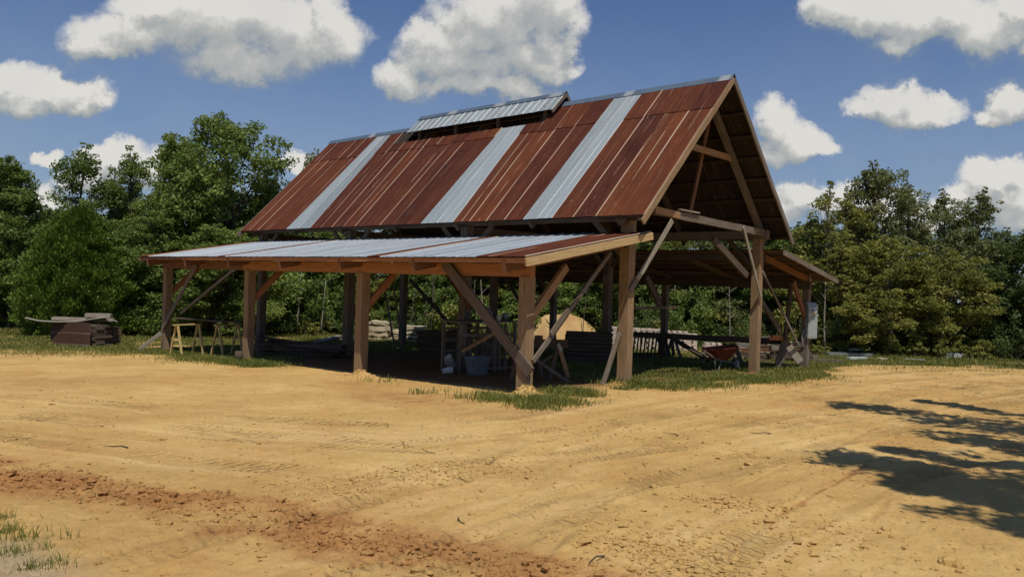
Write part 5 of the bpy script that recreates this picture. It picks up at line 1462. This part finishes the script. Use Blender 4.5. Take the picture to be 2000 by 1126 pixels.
cent = np.array(cent); rad_ = np.array(rad_); per = 36; ci = np.repeat(np.arange(len(cent)), per); N = len(ci)
d = r.randn(N, 3); d /= np.linalg.norm(d, axis=1)[:, None]
C = cent[ci]+d*(r.rand(N)**.5)[:, None]*rad_[ci][:, None]
root = bpy.data.objects.new('shade_tree', None); COL.objects.link(root); root.location = tb
np_mesh('crown', leaf_quads(C-tb, .15*(.6+.7*r.rand(N)), r), np.arange(N*4).reshape(N, 4), M_LEAF, root, attrs=dict(var=('FACE', r.rand(N))))
TV, TF = tubes(paths, 8); np_mesh('trunk', TV-tb, TF, M_BARK, root, smooth=True)
tag(root, 'tall tree beyond the right edge whose limbs throw leafy shade on the yard', 'tree')

# grass blades
def blades(name, X, Y, hgt, wid, seed, label, lean=.45, rough=True):
    r = RS(seed); N = len(X); Z = gz(X, Y) if rough else ground_h(X, Y)[0]
    th = r.rand(N)*6.28; ln = np.abs(r.randn(N))*lean*hgt; dx, dy = np.cos(th), np.sin(th); ph = r.rand(N)*6.28; wx, wy = np.cos(ph)*wid/2, np.sin(ph)*wid/2
    b = np.stack([X, Y, Z-.01], -1); w_ = np.stack([wx, wy, wx*0], -1)
    mid_ = b+np.stack([dx*ln*.35, dy*ln*.35, hgt*.6], -1); tip = b+np.stack([dx*ln, dy*ln, hgt], -1)
    V = np.stack([b-w_, b+w_, mid_+w_*.8, mid_-w_*.8, tip], 1).reshape(-1, 3); k = np.arange(N)*5
    F = np.concatenate([np.stack([k, k+1, k+2, k+3], -1), np.stack([k+3, k+2, k+4, k+4], -1)])
    me_f = [tuple(f[:4]) for f in F[:N]]
    # all faces as triangles
    F = np.concatenate([np.stack([k, k+1, k+2], -1), np.stack([k, k+2, k+3], -1), np.stack([k+3, k+2, k+4], -1)])
    v = np.clip(.5+.22*r.randn(N)+.35*fbm(X, Y, .9, 3, 300), 0, 1)
    o = np_mesh(name, V, F, M_GRASS, attrs=dict(var=('FACE', np.concatenate([v, v, v]))))
    return tag(o, label, 'grass', kind='stuff')
r = RS(9)
N = 330000; rr = np.sqrt(12**2+(52**2-12**2)*r.rand(N)); aa = th_v+(r.rand(N)-.5)*1.36
X = CAM.x+rr*np.cos(aa); Y = CAM.y+rr*np.sin(aa)
N2 = 110000; rr = np.sqrt(14**2+(30**2-14**2)*r.rand(N2)); aa = th_v+(r.rand(N2)-.5)*1.30
X = np.concatenate([X, CAM.x+rr*np.cos(aa)]); Y = np.concatenate([Y, CAM.y+rr*np.sin(aa)])
g_, sd_a, _, _ = zones(X, Y)
den = np.clip((g_*(1+.5*fbm(X, Y, 2.2, 3, 301))-.30)*1.6, 0, 1)
kp = r.rand(len(X)) < den; X, Y, sd_a = X[kp], Y[kp], sd_a[kp]
dist = np.hypot(X-CAM.x, Y-CAM.y)
hg = (.05+.075*r.rand(len(X)))*(1+.7*fbm(X, Y, .8, 2, 302))*(1+.9*sm(dist, 30, 40)*r.rand(len(X))**2)
blades('grass', X, Y, np.clip(hg, .03, .5), .010+.008*r.rand(len(X))+.0004*dist, 10, 'green grass growing under and around the shed and along the woods')
# tufts in the dirt
X = []; Y = []
for (u, v, n_, sp) in [(1070, 785, 2600, .32), (1112, 768, 1800, .30), (978, 782, 900, .24), (1040, 796, 500, .22), (955, 773, 300, .2), (1148, 773, 350, .15), (470, 708, 1500, .5), (520, 714, 900, .35), (400, 704, 1200, .6),
                       (1240, 752, 900, .3), (1300, 757, 900, .4), (1380, 753, 900, .45), (1190, 748, 400, .25), (820, 768, 60, .15), (900, 778, 60, .15), (870, 765, 40, .3), (745, 745, 60, .3),
                       (1340,745,500,.4),(1480,745,900,.5),(1560,738,900,.5),(1590,722,700,.4),(1580, 712, 600, .3), (1700,716,500,1.4),(1850,718,500,1.4),(250,690,600,.7),(150,690,600,.8),(60,690,600,.8)]:
    p = G(u, v); X.append(p.x+r.randn(n_)*sp); Y.append(p.y+r.randn(n_)*sp)
X = np.concatenate(X); Y = np.concatenate(Y)
blades('grass_tufts', X, Y, .05+.11*r.rand(len(X)), .011+.006*r.rand(len(X)), 12, 'ragged grass tufts at the post bases and along the edge of the dirt', .6, False)
# weeds bottom left
X = []; Y = []
for (u, v, n_, sp) in [(12, 1040, 110, .06), (50, 1056, 70, .06), (5, 1012, 60, .04), (25, 1085, 80, .06), (110, 1108, 70, .06), (-60, 1060, 300, .2), (90, 1072, 30, .04), (135, 1050, 14, .03), (60,1112,60,.05)]:
    p = G(u, v); X.append(p.x+r.randn(n_)*sp); Y.append(p.y+r.randn(n_)*sp)
X = np.concatenate(X); Y = np.concatenate(Y)
blades('weed_grass', X, Y, .03+.09*r.rand(len(X))**1.5, .004+.003*r.rand(len(X)), 13, 'sparse weedy grass in the gravel at the lower left corner', .8, False)
